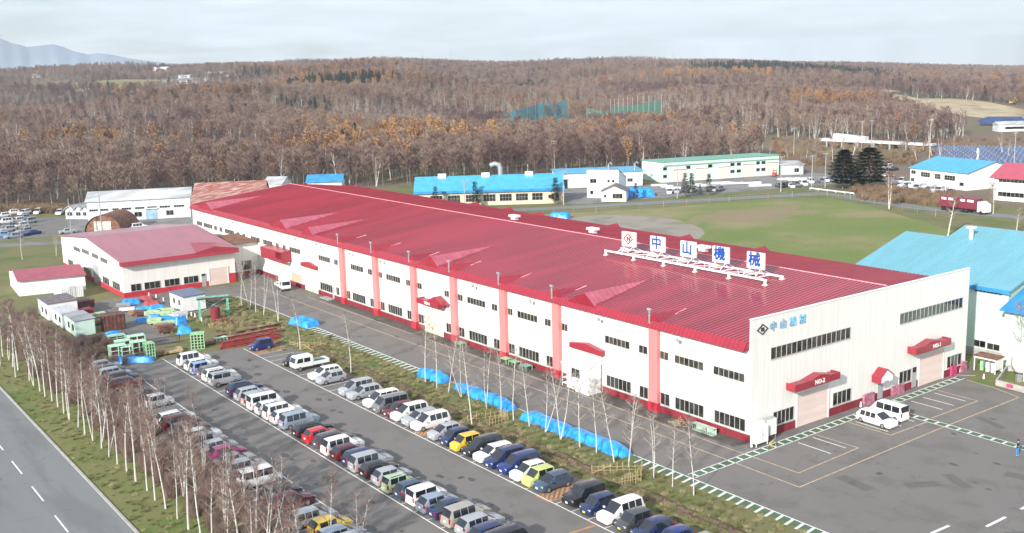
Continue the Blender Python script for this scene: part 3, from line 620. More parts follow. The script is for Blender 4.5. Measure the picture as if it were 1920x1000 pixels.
# L,W,H, hood length, hood height, windscreen run, roof end, tail run, belt, ground clearance
KIND={'minivan':(4.7,1.74,1.74,.85,.98,.95,4.35,.28,1.02,.2),'wagon':(4.6,1.74,1.52,1.02,.92,.85,4.1,.42,.93,.2),'hatchback':(4.0,1.70,1.52,.82,.92,.85,3.5,.42,.95,.2),
 'kei wagon':(3.4,1.48,1.63,.62,.95,.60,3.15,.2,.98,.18),'boxy van':(4.4,1.69,1.86,.36,1.05,.62,4.25,.13,1.1,.2),'SUV':(4.5,1.82,1.70,1.05,1.05,.75,4.1,.32,1.1,.28),'sedan':(4.6,1.74,1.45,1.1,.9,.85,3.3,.62,.92,.18),
 'cube car':(3.9,1.69,1.65,.75,.98,.5,3.75,.13,.98,.2),'off-roader':(4.2,1.88,1.82,1.15,1.15,.38,4.0,.15,1.18,.32)}
MC={}
def carmesh(kind):
    if kind in MC: return MC[kind]
    L_,W,H,hl,hh,ws,re,tr,belt,gc=KIND[kind]; hw=W/2
    boxy=kind in('boxy van','kei wagon','cube car','off-roader'); wt=hw*(.86 if boxy else .76); 
    p0=hl+ws; p1=re; mid=(p0+p1)/2
    st=[]  # x, belt z, top z, half width belt, half width top, bottom z
    st+=[(0,hh*.62,hh*.66,hw*.74,hw*.6,gc+.12),(.06,hh*.78,hh*.82,hw*.86,hw*.7,gc),(.25,hh*.9,hh*.96,hw*.96,hw*.72,gc),(hl,hh-.03,hh+.03,hw,hw*.78,gc)]
    st+=[(p0,belt,H-.05,hw,wt,gc)]
    a=p0+.06; doors=3 if L_>4.3 and kind!='sedan' else 2; seg=(p1-.08-a)/doors
    for k in range(doors):
        x0=a+k*seg; x1=a+(k+1)*seg-.07
        st.append((x0+.01,belt,H,hw,wt,gc)); st.append((x1,belt,H-(.03 if k==doors-1 else 0),hw,wt,gc))
    st.append((p1,belt,H-.05,hw*.99,wt*.98,gc))
    te=min(L_-.05,re+tr)
    if kind=='sedan': st+=[(te,belt,belt+.05,hw*.97,hw*.72,gc),(L_-.12,belt-.02,belt+.03,hw*.93,hw*.7,gc),(L_,belt*.8,belt*.82,hw*.82,hw*.6,gc+.1)]
    else: st+=[(te,belt,belt+.04,hw*.95,hw*.74,gc),(L_-.02,belt*.85,belt*.87,hw*.9,hw*.7,gc),(L_,gc+.25,gc+.3,hw*.86,hw*.6,gc+.08)]
    v=[];
    for (x,b,t,w1,w2,z0) in st:
        m=(z0+b)/2
        half=[(w1*.9,z0),(w1,z0+.16),(w1*1.0,m+.06),(w1*.985,b),(w2+.03,t-.06),(w2-.1,t),(0,t+.015)]
        v.append([(x,-y,z) for y,z in half]+[(x,y,z) for y,z in half[-2::-1]])
    body,gl=MB(),{ 'windscreen':MB(),'rear_window':MB(),'side_window':[MB(),MB()]}
    n=13; idx={}
    bv=[p for s in v for p in s]; body.v=bv[:]
    cab0=3; last=[i for i,s in enumerate(st) if abs(s[0]-p1)<1e-6][0]
    for i in range(len(st)-1):
        for q in range(n-1):
            f=(i*n+q,(i+1)*n+q,(i+1)*n+q+1,i*n+q+1); tgt=body
            side=q in(3,8); top=q in(4,5,6,7)
            if i==cab0:
                if top: tgt=gl['windscreen']
                elif side: body.f.append(f); body.m.append(1); continue
            elif cab0<i<last and side:
                if st[i+1][0]-st[i][0]>.3: tgt=gl['side_window'][0 if q==3 else 1]
                else: body.f.append(f); body.m.append(1); continue
            elif i==last and top: tgt=gl['rear_window']
            if tgt is body: body.f.append(f); body.m.append(0)
            else: tgt.quad(*[bv[k] for k in f])
    body.f.append(tuple(range(n))[::-1]); body.m.append(0)
    e=(len(st)-1)*n; body.f.append(tuple(e+q for q in range(n))); body.m.append(0)
    for i in range(len(st)-1): body.f.append((i*n,i*n+n-1,(i+1)*n+n-1,(i+1)*n)); body.m.append(1)
    xf,xr=hl*.5+.42,L_-.78; wr=.30 if W<1.6 else (.36 if kind in('SUV','off-roader') else .32)
    for xw in (xf,xr):
        for s in (-1,1):
            c=[(xw+(wr+.06)*math.cos(a_*math.pi/8),s*(hw+.006),wr+(wr+.06)*math.sin(a_*math.pi/8)) for a_ in range(0,9)]
            body.quad(*(c if s<0 else c[::-1]),mi=1)
    b=body.mesh('body',[trim,trim]); b.shade_smooth(); b.set_sharp_from_angle(angle=R(35))
    out={'body':b,'L':L_,'W':W,'H':H}
    for k in('windscreen','rear_window'): m=gl[k].mesh(k,carglass); m.shade_smooth(); out[k]=m
    out['sides']=[g_.mesh('side_window',carglass) for g_ in gl['side_window']]
    wm=MB(); wm.tube([(0,-.1,0),(0,-.085,0),(0,.085,0),(0,.1,0)],[wr*.88,wr,wr,wr*.88],16); t=wm.mesh('wheel',tyre); t.shade_smooth(); t.set_sharp_from_angle(angle=R(40)); out['wheel']=t
    rm=MB(); 
    for s in(-1,1): rm.tube([(0,s*.085,0),(0,s*.108,0)],wr*.62,10)
    out['rim']=rm.mesh('rim',rimm)
    out['wpos']=[(x,s*(hw-.085),wr) for x in(xf,xr) for s in(-1,1)]
    hlz=hh*.74
    out['hl']=MB().prism([(.03,.0,-.09),(.03,.0,.08),(.22,.09,.1),(.2,.1,-.04)],(0,.01,0)).mesh('h',headl)
    m=MB().box(-.02,.16,-.16,.14,-.07,.08).mesh('headlight',headl); out['hl']=m; out['hlp']=[(.10,s*hw*.72,hlz) for s in(-1,1)]
    m=MB().box(-.07,.05,-.09,.09,-.3 if boxy or kind=='minivan' else -.11,.16).mesh('tail_light',taill); out['tl']=m; out['tlp']=[(L_-.05,s*(hw*.84),belt*.86) for s in(-1,1)]
    out['pl']=MB().box(-.015,.015,-.17,.17,-.085,.085)
    out['pw']=out['pl'].mesh('number_plate',platey if W<1.6 else plate); out['plp']=[(-.01,0,gc+.27),(L_+.012,0,gc+.42)]
    out['mir']=MB().box(-.08,.06,-.1,.1,-.07,.07); out['mp']=[(hl+.35,s*(hw+.1),belt+.06) for s in(-1,1)]
    out['rail']=MB().box(p0+.5,p1-.3,wt-.14,wt-.10,H+.0,H+.06).box(p0+.5,p1-.3,-wt+.10,-wt+.14,H,H+.06).mesh('roof_rail',trim)
    MC[kind]=out; return out
CACHE={}
def car(kind,color,x,y,rz,label,group=None,z=0,roof=None,rails=False,far=False):
    """nose along local -X ... placed by the middle of the car; rz=0 means nose towards -X"""
    M=carmesh(kind); key=(kind,color)
    if key not in CACHE:
        b=M['body'].copy(); b.name='body'; b.materials.clear(); b.materials.append(paintm(color)); b.materials.append(trim)
        mm=M['mir'].mesh('mirror',paintm(color)); CACHE[key]=(b,mm)
    b,mm=CACHE[key]
    cat={'minivan':'minivan','wagon':'car','hatchback':'car','kei wagon':'car','boxy van':'van','SUV':'car','sedan':'car','cube car':'car','off-roader':'car'}[kind]
    nm='parked_car' if cat=='car' else 'parked_'+cat
    c,s=math.cos(rz),math.sin(rz); ox=-M['L']/2
    t=thing(nm,label,cat,(x+c*ox,y+s*ox,z),rz,group)
    link('body',b,t); link('windscreen',M['windscreen'],t); link('rear_window',M['rear_window'],t)
    for m in M['sides']: link('side_window',m,t)
    if far:
        for p in M['wpos']: link('wheel',M['wheel'],t,loc=p)
        return t
    for p in M['wpos']: w_=link('wheel',M['wheel'],t,loc=p); link('rim',M['rim'],w_)
    for p in M['hlp']: link('headlight',M['hl'],t,loc=p)
    for p in M['tlp']: link('tail_light',M['tl'],t,loc=p)
    for p in M['plp']: link('number_plate',M['pw'],t,loc=p)
    for p in M['mp']: link('mirror',mm,t,loc=p)
    if rails: link('roof_rail',M['rail'],t)
    return t
R1=[('kei wagon','dark blue',74.0),None,('kei wagon','black',62.6),('TRUCK','white',59.3),('wagon','white',54.2),('hatchback','silver',51.7),None,('minivan','silver',45.2),('wagon','silver',43.0),('minivan','white',38.9),('boxy van','grey',36.4),('hatchback','maroon',34.2),('minivan','pearl white',32.3),('wagon','silver',29.9),('minivan','white',27.6+.2),
 None,('hatchback','silver',23.9),('kei wagon','navy',21.5),('kei wagon','yellow',19.4),('minivan','black',17.2),('wagon','white',15.0),('minivan','navy',12.9),('minivan','dark blue',10.7),('hatchback','white',8.5),('kei wagon','lime',6.6),('hatchback','slate blue',4.8),
 None,('off-roader','black',.1),('kei wagon','navy',-2.3),('minivan','white',-4.7),('kei wagon','dark grey',-7.0),('hatchback','navy',-9.3),('hatchback','dark blue',-11.8),('wagon','grey',-14.2),('minivan','white',-16.6)]
M1=[('minivan','white'),('wagon','pearl white'),('kei wagon','light blue'),('wagon','grey'),('SUV','white'),('off-roader','silver'),('SUV','navy'),('wagon','silver'),('kei wagon','silver'),('boxy van','white'),('hatchback','white'),('minivan','pearl white'),('wagon','white'),('minivan','silver-blue'),
 ('wagon','black'),('hatchback','red'),('wagon','dark grey'),('minivan','white'),('hatchback','maroon'),('wagon','navy'),('minivan','silver'),('hatchback','black'),('hatchback','silver'),('kei wagon','pale green'),('hatchback','slate blue'),('cube car','white'),('hatchback','silver-blue'),('sedan','navy'),('minivan','beige silver'),('wagon','silver'),('wagon','navy'),('boxy van','black'),('hatchback','white'),('wagon','silver'),('minivan','navy')]
MY=[73.3,70.1,67.8,65.4,63.0,60.4,54.6,52.2,49.7,47.5,45.2,42.9,40.7,38.4,34.6,32.2,29.9,27.5,25.3,23.1,21.2,18.9,16.5,14.2,12.1,10.0,7.9,6.0,3.8,1.5,-.8,-3.1,-5.4,-7.7,-10.0]
LR=[('hatchback','silver',78.4),('wagon','dark grey',75.6),('minivan','silver',73.0),('wagon','maroon',67.9),('SUV','dark grey',70.4),('hatchback','maroon',62.6-2),('kei wagon','white',57.0),('wagon','white',49.2),('minivan','maroon',46.8),('wagon','dark grey',44.3),('wagon','white',41.2),('minivan','beige silver',38.6),
 ('hatchback','silver',36.2),('hatchback','magenta',33.8),('sedan','beige silver',31.2),('wagon','silver',28.6),('boxy van','white',24.6),('hatchback','dark grey',19.9),('wagon','maroon',17.3),('wagon','silver',12.6),('hatchback','yellow',9.8),('wagon','silver-blue',7.4),('minivan','silver',5.0),('hatchback','white',2.6)]
def art(c): return ('an ' if c[0] in 'aeiou' else 'a ')+c
def nm_(e): return 'truck' if e[0]=='TRUCK' else e[0]
def row_labels(lst,where):
    L_=[e for e in lst]; out=[]; cnt={}
    for i,e in enumerate(L_):
        if e is None: out.append(None); continue
        d=e[1]+' '+nm_(e)
        pv=next((x for x in L_[:i][::-1] if x),None); nx=next((x for x in L_[i+1:] if x),None)
        if pv and nx: s=f"{d} between {pv[1]} {nm_(pv)} and {nx[1]} {nm_(nx)}, {where}"
        elif nx: s=f"{d} at far end of {where}, next to {nx[1]} {nm_(nx)}"
        else: s=f"{d} at the near end of the {where}"
        out.append(s)
    return out
def jit(a): return random.uniform(-a,a)
def crew_truck(x,y,rz,label,cab='white',bed=(.04,.22,.17),group=None,crew=True,sc=1.0):
    t=thing('crew_cab_truck' if crew else 'flatbed_truck',label,'truck',(x,y,0),rz,group); t.scale=(sc,)*3
    cl=1.95+(.8 if crew else 0); W=.85; pw=paintm(cab); m=MB()
    m.prism([(-2.6,-W,.55),(-2.62,-W,1.15),(-2.3,-W,1.95),(-2.05,-W,2.02),(-2.6+cl,-W,2.02),(-2.6+cl,-W,.55)],(0,2*W,0)); o=m.build('cab',pw,t)
    MB().prism([(-2.61,-W+.1,1.2),(-2.63,-W+.1,1.22),(-2.35,-W+.1,1.86),(-2.33,-W+.1,1.86)],(0,2*W-.2,0)).build('windscreen',carglass,t)
    for s in(-1,1):
        yy=s*(W+.004)
        for a in ([-2.3,-1.2] if crew else [-2.3]):
            m=MB(); q=[(a+ (0.0),yy,1.2),(a+.95,yy,1.2),(a+.95,yy,1.8),(a+(.22 if a<-2 else 0),yy,1.8)]; m.quad(*(q if s<0 else q[::-1])).build('side_window',carglass,t)
    MB().box(-2.6,2.6,-.4,.4,.4,.55).build('chassis',trim,t)
    bx=-2.6+cl+.1; b=MB().box(bx,2.6,-W,W,.72,.8).build('bed',mat('truck_bed_green',bed,.7,var=.2,scale=2),t)
    for p in ((bx,2.6,-W-.03,-W,.6,1.1),(bx,2.6,W,W+.03,.6,1.1),(2.6,2.64,-W,W,.6,1.1),(bx-.04,bx,-W,W,.6,1.45)): MB().box(*p).build('bed_side',pw,t)
    M=carmesh('hatchback')
    for xw in(-1.85,1.55):
        for s in(-1,1): w_=link('wheel',M['wheel'],t,loc=(xw,s*.76,.34)); link('rim',M['rim'],w_)
    for s in(-1,1): MB().box(-2.66,-2.6,s*.62-.14,s*.62+.14,.72,.9).build('headlight',headl,t); MB().box(2.64,2.67,s*.6-.12,s*.6+.12,.5,.6).build('tail_light',taill,t)
    return t
G1='cars parked nose-out in the row by the grass strip'; G2='cars parked in the middle row'; G3='cars parked behind the roadside birches'
for e,lb in zip(R1,row_labels(R1,'grass strip row')):
    if e is None: continue
    k,c,y=e
    if k=='TRUCK': crew_truck(-23.3,y-.2,0,'white crew-cab truck with dark green load bed in the row beside grass strip',group=G1); continue
    L_=KIND[k][0]; car(k,c,-26.05+L_/2+jit(.12),y-.85*0-.75,jit(.015),lb,G1)
Ml=row_labels([(k,c) for k,c in M1],'middle row')
for (k,c),y,lb in zip(M1,MY,Ml):
    L_=KIND[k][0]; car(k,c,-37.35+L_/2+jit(.15),y-.75,math.pi+jit(.02),lb,G2,rails=k in('SUV','off-roader') or c=='pale green')
Ll=row_labels(sorted(LR,key=lambda e:-e[2]),'row behind birches')
for (k,c,y),lb in zip(sorted(LR,key=lambda e:-e[2]),Ll):
    L_=KIND[k][0]; car(k,c,-43.7-L_/2+jit(.15),y-.9,math.pi+jit(.02),lb,G3)
car('wagon','white',15.3,-5.1,R(88),'white estate car parked before end wall, nose to yard')
car('boxy van','white',18.3,-4.6,R(-92),'white box van parked before end wall beside white estate car')
crew_truck(-3.2,112.2,R(82),'small green-bedded flatbed truck parked by pale shutter of long factory',crew=False)
# ------------------------------------------------------------------ trees
bark=mat('birch_bark',(.56,.55,.51),.75,var=.2,scale=2.2,world=False,col2=(.22,.2,.18),mask=(.56,.68),streak=(1,1,2.4))
bark2=mat('pale_grey_bark',(.56,.54,.49),.85,var=.2,scale=3,world=False,col2=(.22,.2,.18),mask=(.45,.7),rand=.25)
bark3=mat('brown_bark',(.17,.14,.12),.9,var=.25,scale=3,world=False,rand=.3)
def twigmat(name,ramp,scale=.007,fine=True):
    m=bpy.data.materials.new(name); m.use_nodes=True; n=m.node_tree; b=n.nodes['Principled BSDF']; b.inputs['Roughness'].default_value=.9; b.inputs['Specular IOR Level'].default_value=.1
    oi=n.nodes.new('ShaderNodeObjectInfo'); t=n.nodes.new('ShaderNodeTexNoise'); t.inputs['Scale'].default_value=scale; t.inputs['Detail'].default_value=3; n.links.new(oi.outputs['Location'],t.inputs['Vector'])
    a=n.nodes.new('ShaderNodeMath'); a.operation='MULTIPLY_ADD'; a.inputs[1].default_value=.28; n.links.new(oi.outputs['Random'],a.inputs[0]); 
    s=n.nodes.new('ShaderNodeMath'); s.operation='SUBTRACT'; s.inputs[1].default_value=.14; n.links.new(t.outputs['Fac'],s.inputs[0]); n.links.new(s.outputs[0],a.inputs[2])
    cr=n.nodes.new('ShaderNodeValToRGB'); e=cr.color_ramp.elements
    while len(e)<len(ramp): e.new(.5)
    for k,(p,c) in enumerate(ramp): e[k].position=p; e[k].color=(*c,1)
    n.links.new(a.outputs[0],cr.inputs[0]); n.links.new(cr.outputs[0],b.inputs['Base Color']); return m
twig=twigmat('bare_twigs',[(.30,(.125,.080,.078)),(.42,(.20,.130,.112)),(.52,(.27,.190,.155)),(.62,(.30,.235,.185)),(.75,(.28,.15,.10))])
twigp=mat('purple_brown_twigs',(.22,.15,.125),.9,var=.2,world=True,scale=.4)
leafo=twigmat('rust_orange_leaves',[(.30,(.27,.155,.095)),(.5,(.32,.185,.105)),(.7,(.42,.24,.10))])
leafg=mat('conifer_needles',(.028,.055,.03),.85,var=.35,world=True,scale=.8,rand=.2)
def rv(a=1): return Vector((jit(1),jit(1),jit(1)))*a
def bare_tree(seed,H=11,twn=700,tw=.03,spread=.28,trunk=.14,multi=False,low=.35,tm=None,bm_=None,tl=(.5,1.3),stub=False):
    """returns (trunk mesh, crown mesh)"""
    rnd=random.Random(seed); T=MB(); Cn=MB(); tips=[]
    def u(a,b): return rnd.uniform(a,b)
    stems=[Vector((0,0,0))]
    def stem(p,d,h,r):
        pts=[p]; rr=[r*1.35]; n=7; q=p.copy(); dd=d.copy()
        for k in range(n):
            dd=(dd+Vector((u(-.07,.07),u(-.07,.07),.06))).normalized(); q=q+dd*h/n; pts.append(q.copy()); rr.append(r*(1-(k+1)/n)**.8+.012)
        T.tube(pts,rr,6,cap=False); return pts,rr
    stems=[]
    base=[Vector((0,0,1))] if not multi else [Vector((u(-.25,.25),u(-.25,.25),1)).normalized() for _ in range(multi)]
    for d in base: stems.append(stem(Vector((0,0,-.1)),Vector((d.x+u(-.06,.06),d.y+u(-.06,.06),1)).normalized(),H*u(.85,1),trunk))
    br=[]
    for pts,rr in stems:
        for k in range(18 if not multi else 12):
            f=low+(1-low)*(k+.5)/ (18 if not multi else 12)*.97; i=min(int(f*7),6); ff=f*7-i; p=pts[i].lerp(pts[i+1],ff)
            an=k*2.4+u(-.4,.4); ln=H*spread*(1.15-f*.75)*u(.7,1.15); up=u(.45,1.0)
            d=Vector((math.cos(an),math.sin(an),up)).normalized()
            q1=p+d*ln*.5; q2=q1+(d+Vector((0,0,.35))).normalized()*ln*.5; r0=max(.02,trunk*.38*(1-f*.6))
            T.tube([p,q1,q2],[r0,r0*.6,.012],4,cap=False); br.append((p,q1,q2))
        br.append((pts[-3],pts[-2],pts[-1]))
    for _ in range(twn):
        p,q1,q2=rnd.choice(br); f=u(.15,1)**.8; b=p.lerp(q1,f*2) if f<.5 else q1.lerp(q2,f*2-1)
        ax=(q2-p).normalized(); d=(ax+Vector((u(-1,1),u(-1,1),u(-.5,.9)))).normalized(); l=u(*tl)
        m=b+d*l*.55+Vector((u(-.1,.1),)*3); e=m+(d+Vector((u(-.4,.4),u(-.4,.4),.25))).normalized()*l*.55
        s=d.cross(Vector((u(-1,1),u(-1,1),u(-1,1)))).normalized()*tw*.5
        Cn.quad(b-s,b+s,m+s*.8,m-s*.8); Cn.quad(m-s*.8,m+s*.8,e)
        d2=(d+Vector((u(-1,1),u(-1,1),u(-.3,.8)))).normalized(); Cn.quad(m-s*.7,m+s*.7,m+d2*l*.5)
    return T.mesh('trunk',bm_ or bark),Cn.mesh('crown',tm or twig)
def place_tree(ms,x,y,z,rz,sc,label,group,name='birch_tree',cat='tree'):
    t=thing(name,label,cat,(x,y,z),rz,group); t.scale=(sc[0],sc[0],sc[1]) if isinstance(sc,tuple) else (sc,)*3
    t.rotation_euler=(jit(.045),jit(.045),rz); link('trunk',ms[0],t); link('crown',ms[1],t); return t
greytw=mat('grey_brown_twigs',(.27,.23,.20),.9,var=.2,scale=.4)
NB=[bare_tree(11+k,H=10.5,twn=900,tw=.02,spread=.17,trunk=.085,low=.42,tl=(.35,.95),tm=twigp) for k in range(4)]+[bare_tree(31+k,H=10,twn=760,tw=.02,spread=.19,trunk=.075,multi=2,low=.4,tl=(.35,.95),tm=twigp) for k in range(2)]
SP=[bare_tree(51+k,H=10.5,twn=620,tw=.016,spread=.15,trunk=.065,low=.38,tl=(.3,.9),tm=greytw) for k in range(3)]+[bare_tree(71+k,H=9.5,twn=560,tw=.016,spread=.17,trunk=.06,multi=2,low=.35,tl=(.3,.9),tm=greytw) for k in range(2)]
ORD=['first','second','third','fourth','fifth','sixth','seventh','eighth','ninth','tenth','eleventh','twelfth','thirteenth','fourteenth','fifteenth','sixteenth','seventeenth','eighteenth','nineteenth','twentieth']
ORD+=['twenty-'+o for o in ORD[:9]]+['thirtieth']+['thirty-'+o for o in ORD[:9]]+['fortieth']+['forty-'+o for o in ORD[:9]]
T1=[101.5,98.5,95.7,92.4,88.6,85.3,82.4,79.4,76.2,73.0,69.95,66.93,64.08,60.9,57.97,54.43,51.17,48.28,45.09,41.86,38.83,35.87,32.38,29.39,26.47,23.75,20.68,17.63,14.5,11.4,8.3,5.2,2.1]
for k,y in enumerate(T1):
    x=-55.55+jit(.12)-(1.1 if y==82.4 else 0)
    place_tree(NB[random.choice((0,1,2,3,0,1,2,3,4,5))],x,y,0,jit(3.1),random.uniform(.72,1.05),f'white birch, {ORD[k]} from the far end of the roadside birch row','roadside birch row')
T2=[103.45,99.93,97.38,94.2,88.26,42.37,39.44,36.76,33.77,28.19,25.43,22.73,19.66,16.82,14.04,10.87,8.09,5.26,3.07,-.55,-3.32,-6.06]
for k,y in enumerate(T2):
    place_tree(SP[k%5 if k not in(1,) else 4],-14.9+jit(.1),y,0,jit(3.1),random.uniform(.68,.86) if y<0 else random.uniform(.82,1.0),f'thin white birch, {ORD[k]} from the far end of the grass strip row','thin birches along the factory drive')
for x,y,s,lb in ((-20.1,53.07,.95,'forked birch behind white crew-cab truck and silver hatchback'),(-19.8,24.2,1.05,'tall birch beside the middle wooden fence behind yellow car'),(-20,69.18,.9,'birch growing through the far wooden stake fence'),(-33.64,185.5,.95,'white birch beside the grass track left of annex hall'),(-26.6,184.3,.6,'short thin birch on the grass bank left of annex hall'),(-57,90.5,1.05,'birch at the left picture edge beside the verge')):
    place_tree(SP[int(x*7)%5],x,y,0,jit(3),s,lb,None)
# second planting between the birch row and the parked cars
NB2=[bare_tree(91+k,H=8.5,twn=760,tw=.02,spread=.24,trunk=.06,low=.22,tl=(.35,1.0),tm=twigp,multi=(3 if k else False)) for k in range(3)]
y=98.; k=0
while y>-2:
    place_tree(NB2[k%3],-52.6+jit(1.0),y+jit(.8),0,jit(3),random.uniform(.72,1.0),f'twiggy birch, {ORD[k]} from the far end of the inner row by the car park','inner birch row beside the car park'); y-=3.6; k+=1
for k,(px,py) in enumerate(((276,800),(308,790),(378,830),(385,905),(525,945),(620,1010),(668,1030),(460,960))):
    p=gp(px,py); place_tree(NB2[(k+1)%3],p.x,p.y,0,jit(3),random.uniform(.62,.85),f'slim birch {ORD[k]} from the far end among the cars behind the birches','slim birches among the parked cars')
# scatter by geometry nodes (uncountable masses only)
def tmpl(name,ms,mats_=None):
    """join trunk+crown meshes into one template mesh"""
    bm=bmesh.new(); me=bpy.data.meshes.new(name); off=0
    for i,m in enumerate(ms):
        b0=len(bm.faces); bm.from_mesh(m); bm.faces.ensure_lookup_table()
        for f in bm.faces[b0:]: f.material_index=i
    bm.to_mesh(me); bm.free()
    for m in ms: me.materials.append(m.materials[0])
    return bpy.data.objects.new(name,me)
def scatter(name,pts,tm_,label=None):
    """pts: (x,y,z,rz,scale,idx)"""
    c=bpy.data.collections.new(name+'_sources')
    for k,o in enumerate(tm_): o.name='%s_%02d'%(name,k); c.objects.link(o)
    me=bpy.data.meshes.new(name); me.vertices.add(len(pts)); me.vertices.foreach_set('co',[q for p in pts for q in p[:3]])
    for an,ty,ix in (('rz','FLOAT',3),('sc','FLOAT',4),('ix','INT',5)):
        a=me.attributes.new(an,ty,'POINT'); a.data.foreach_set('value',[p[ix] for p in pts])
    o=link(name,me,kind='stuff')
    if label: o['label']=label
    ng=bpy.data.node_groups.new(name,'GeometryNodeTree'); ng.interface.new_socket('Geometry',in_out='INPUT',socket_type='NodeSocketGeometry'); ng.interface.new_socket('Geometry',in_out='OUTPUT',socket_type='NodeSocketGeometry')
    nn=ng.nodes.new; gi=nn('NodeGroupInput'); go=nn('NodeGroupOutput'); ip=nn('GeometryNodeInstanceOnPoints'); ci=nn('GeometryNodeCollectionInfo')
    ci.inputs['Collection'].default_value=c; ci.inputs['Separate Children'].default_value=True; ci.inputs['Reset Children'].default_value=True
    lk=ng.links.new; lk(gi.outputs[0],ip.inputs['Points']); lk(ci.outputs[0],ip.inputs['Instance']); ip.inputs['Pick Instance'].default_value=True
    def at(n_,t):
        a=nn('GeometryNodeInputNamedAttribute'); a.data_type=t; a.inputs[0].default_value=n_; return next(s for s in a.outputs if s.enabled)
    lk(at('ix','INT'),ip.inputs['Instance Index'])
    cx=nn('ShaderNodeCombineXYZ'); lk(at('rz','FLOAT'),cx.inputs[2])
    er=nn('FunctionNodeEulerToRotation'); lk(cx.outputs[0],er.inputs[0]); lk(er.outputs[0],ip.inputs['Rotation']); lk(at('sc','FLOAT'),ip.inputs['Scale'])
    lk(ip.outputs[0],go.inputs[0]); md=o.modifiers.new('scatter','NODES'); md.node_group=ng; return o
# undergrowth of red-brown shoots below the roadside birches
def bush(seed,h=1.7,n=160,r=.9,tw=.022,m=None):
    rnd=random.Random(seed); B=MB()
    for _ in range(n):
        a=rnd.uniform(0,6.28); rr=r*rnd.random()**.6; b=Vector((math.cos(a)*rr*.5,math.sin(a)*rr*.5,0)); e=Vector((math.cos(a)*rr,math.sin(a)*rr,h*rnd.uniform(.5,1))); mm=b.lerp(e,.5)+Vector((rnd.uniform(-.1,.1),rnd.uniform(-.1,.1),.1))
        s=Vector((rnd.uniform(-1,1),rnd.uniform(-1,1),0)).normalized()*tw*.5; B.quad(b-s,b+s,mm+s,mm-s); B.quad(mm-s,mm+s,e)
        for q in (.3,.7): p=mm.lerp(e,q); B.quad(p-s,p+s,p+Vector((rnd.uniform(-.35,.35),rnd.uniform(-.35,.35),rnd.uniform(.05,.4))))
    return bpy.data.objects.new('b',B.mesh('bush',m or twigp))
pts=[]
for k in range(380):
    y=random.uniform(-12,122); x=random.uniform(-54.2,-49.3) if y<80 else random.uniform(-54.5,-45.5)
    if y>80 and random.random()<.3: continue
    pts.append((x,y,0,jit(3.1),random.uniform(.6,1.35),random.randrange(4)))
for k in range(110): pts.append((random.uniform(-49.5,-40),random.uniform(79,97),0,jit(3.1),random.uniform(.5,1.0),random.randrange(4)))
scatter('undergrowth',pts,[bush(k) for k in range(4)],'red-brown leafless undergrowth below the roadside birches')
drytuft=mat('dry_grass_blades',(.36,.31,.17),.9,var=.3,world=True,scale=.5)
def tuft(seed): return bush(seed,h=.22,n=40,r=.5,tw=.025,m=drytuft)
greentuft=mat('green_grass_blades',(.20,.21,.08),.9,var=.3,world=True,scale=.4)
pts=[]
for k in range(1500):
    y=random.uniform(-18,112); x=random.uniform(-20.2,-13.6)
    if y>70: x=random.uniform(-24 if y<100 else -19,-13)
    pts.append((x,y,0,jit(3.1),random.uniform(.35,.9),random.randrange(3) if random.random()<.35 else 3))
for k in range(1100): 
    x=random.uniform(-59,-50); pts.append((x,random.uniform(0,120),0,jit(3.1),random.uniform(.3,.7),3 if random.random()<.75 else 1))
scatter('grass_tufts',pts,[tuft(k) for k in range(3)]+[bush(9,h=.2,n=60,r=.5,tw=.03,m=greentuft)],'tufts of dry and green grass on the strips')
pts=[(random.uniform(-25.5,-17),random.uniform(82,97),0,jit(3.1),random.uniform(.4,.9),random.randrange(3)) for k in range(150)]
scatter('dry_weeds',pts,[bush(20+k,h=.9,n=70,r=.6,tw=.03,m=drytuft) for k in range(3)],'tall dry weeds round the stored steel')
# ------------------------------------------------------------------ neighbouring buildings
cyan=mat('cyan_ribbed_roof',(.13,.35,.43),.4,var=.07,scale=.6,coat=.3,streak=(.15,1,1)); cyanr=mat('cyan_roof_rib',(.20,.43,.50),.4,var=.05)
bluer=mat('blue_metal_roof',(.03,.24,.52),.45,var=.15,scale=.5,coat=.2); skyroof=mat('sky_blue_roof',(.06,.36,.56),.45,var=.08,scale=.5,coat=.2)
mint=mat('pale_mint_wall',(.56,.72,.62),.6,var=.05,scale=.5,streak=(1,1,.15)); beige=mat('beige_wall',(.66,.56,.42),.7,var=.08); greyroof=mat('grey_white_sheet_roof',(.42,.43,.44),.5,var=.3,scale=.25,streak=(.2,1,1))
rustsheet=mat('rusty_red_sheet_roof',(.30,.09,.065),.8,col2=(.50,.38,.33),scale=.9,mask=(.48,.62),streak=(.35,2.5,1),detail=7); oldwhite=mat('weathered_white_wall',(.62,.65,.67),.7,var=.12,scale=.7); bluew=mat('blue_stained_wall',(.28,.42,.55),.7,var=.2,scale=.6)
greenroof=mat('green_roof_edge',(.16,.38,.28),.5,var=.1); dkroof=mat('grey_brown_tile_roof',(.16,.14,.14),.7,var=.2); redr=mat('dark_rose_roof',(.42,.07,.11),.45,var=.1,coat=.2)
HB=thing('cyan_roof_hall','large pale mint hall with bright cyan ribbed roof behind the factory end wall','hall')
MB().prism([(49.3,-1.1,0),(49.3,-1.1,9.7),(66.4,-1.1,14.6),(83.5,-1.1,9.7),(83.5,-1.1,0)],(0,16.4,0)).build('wall',mint,HB)
MB().prism([(48.7,-1.6,9.62),(48.7,-1.6,9.82),(66.4,-1.6,14.9),(84,-1.6,9.8),(84,-1.6,9.6),(66.4,-1.6,14.7)],(0,17.2,0)).build('roof',cyan,HB)
mb=MB(); y=-1.4
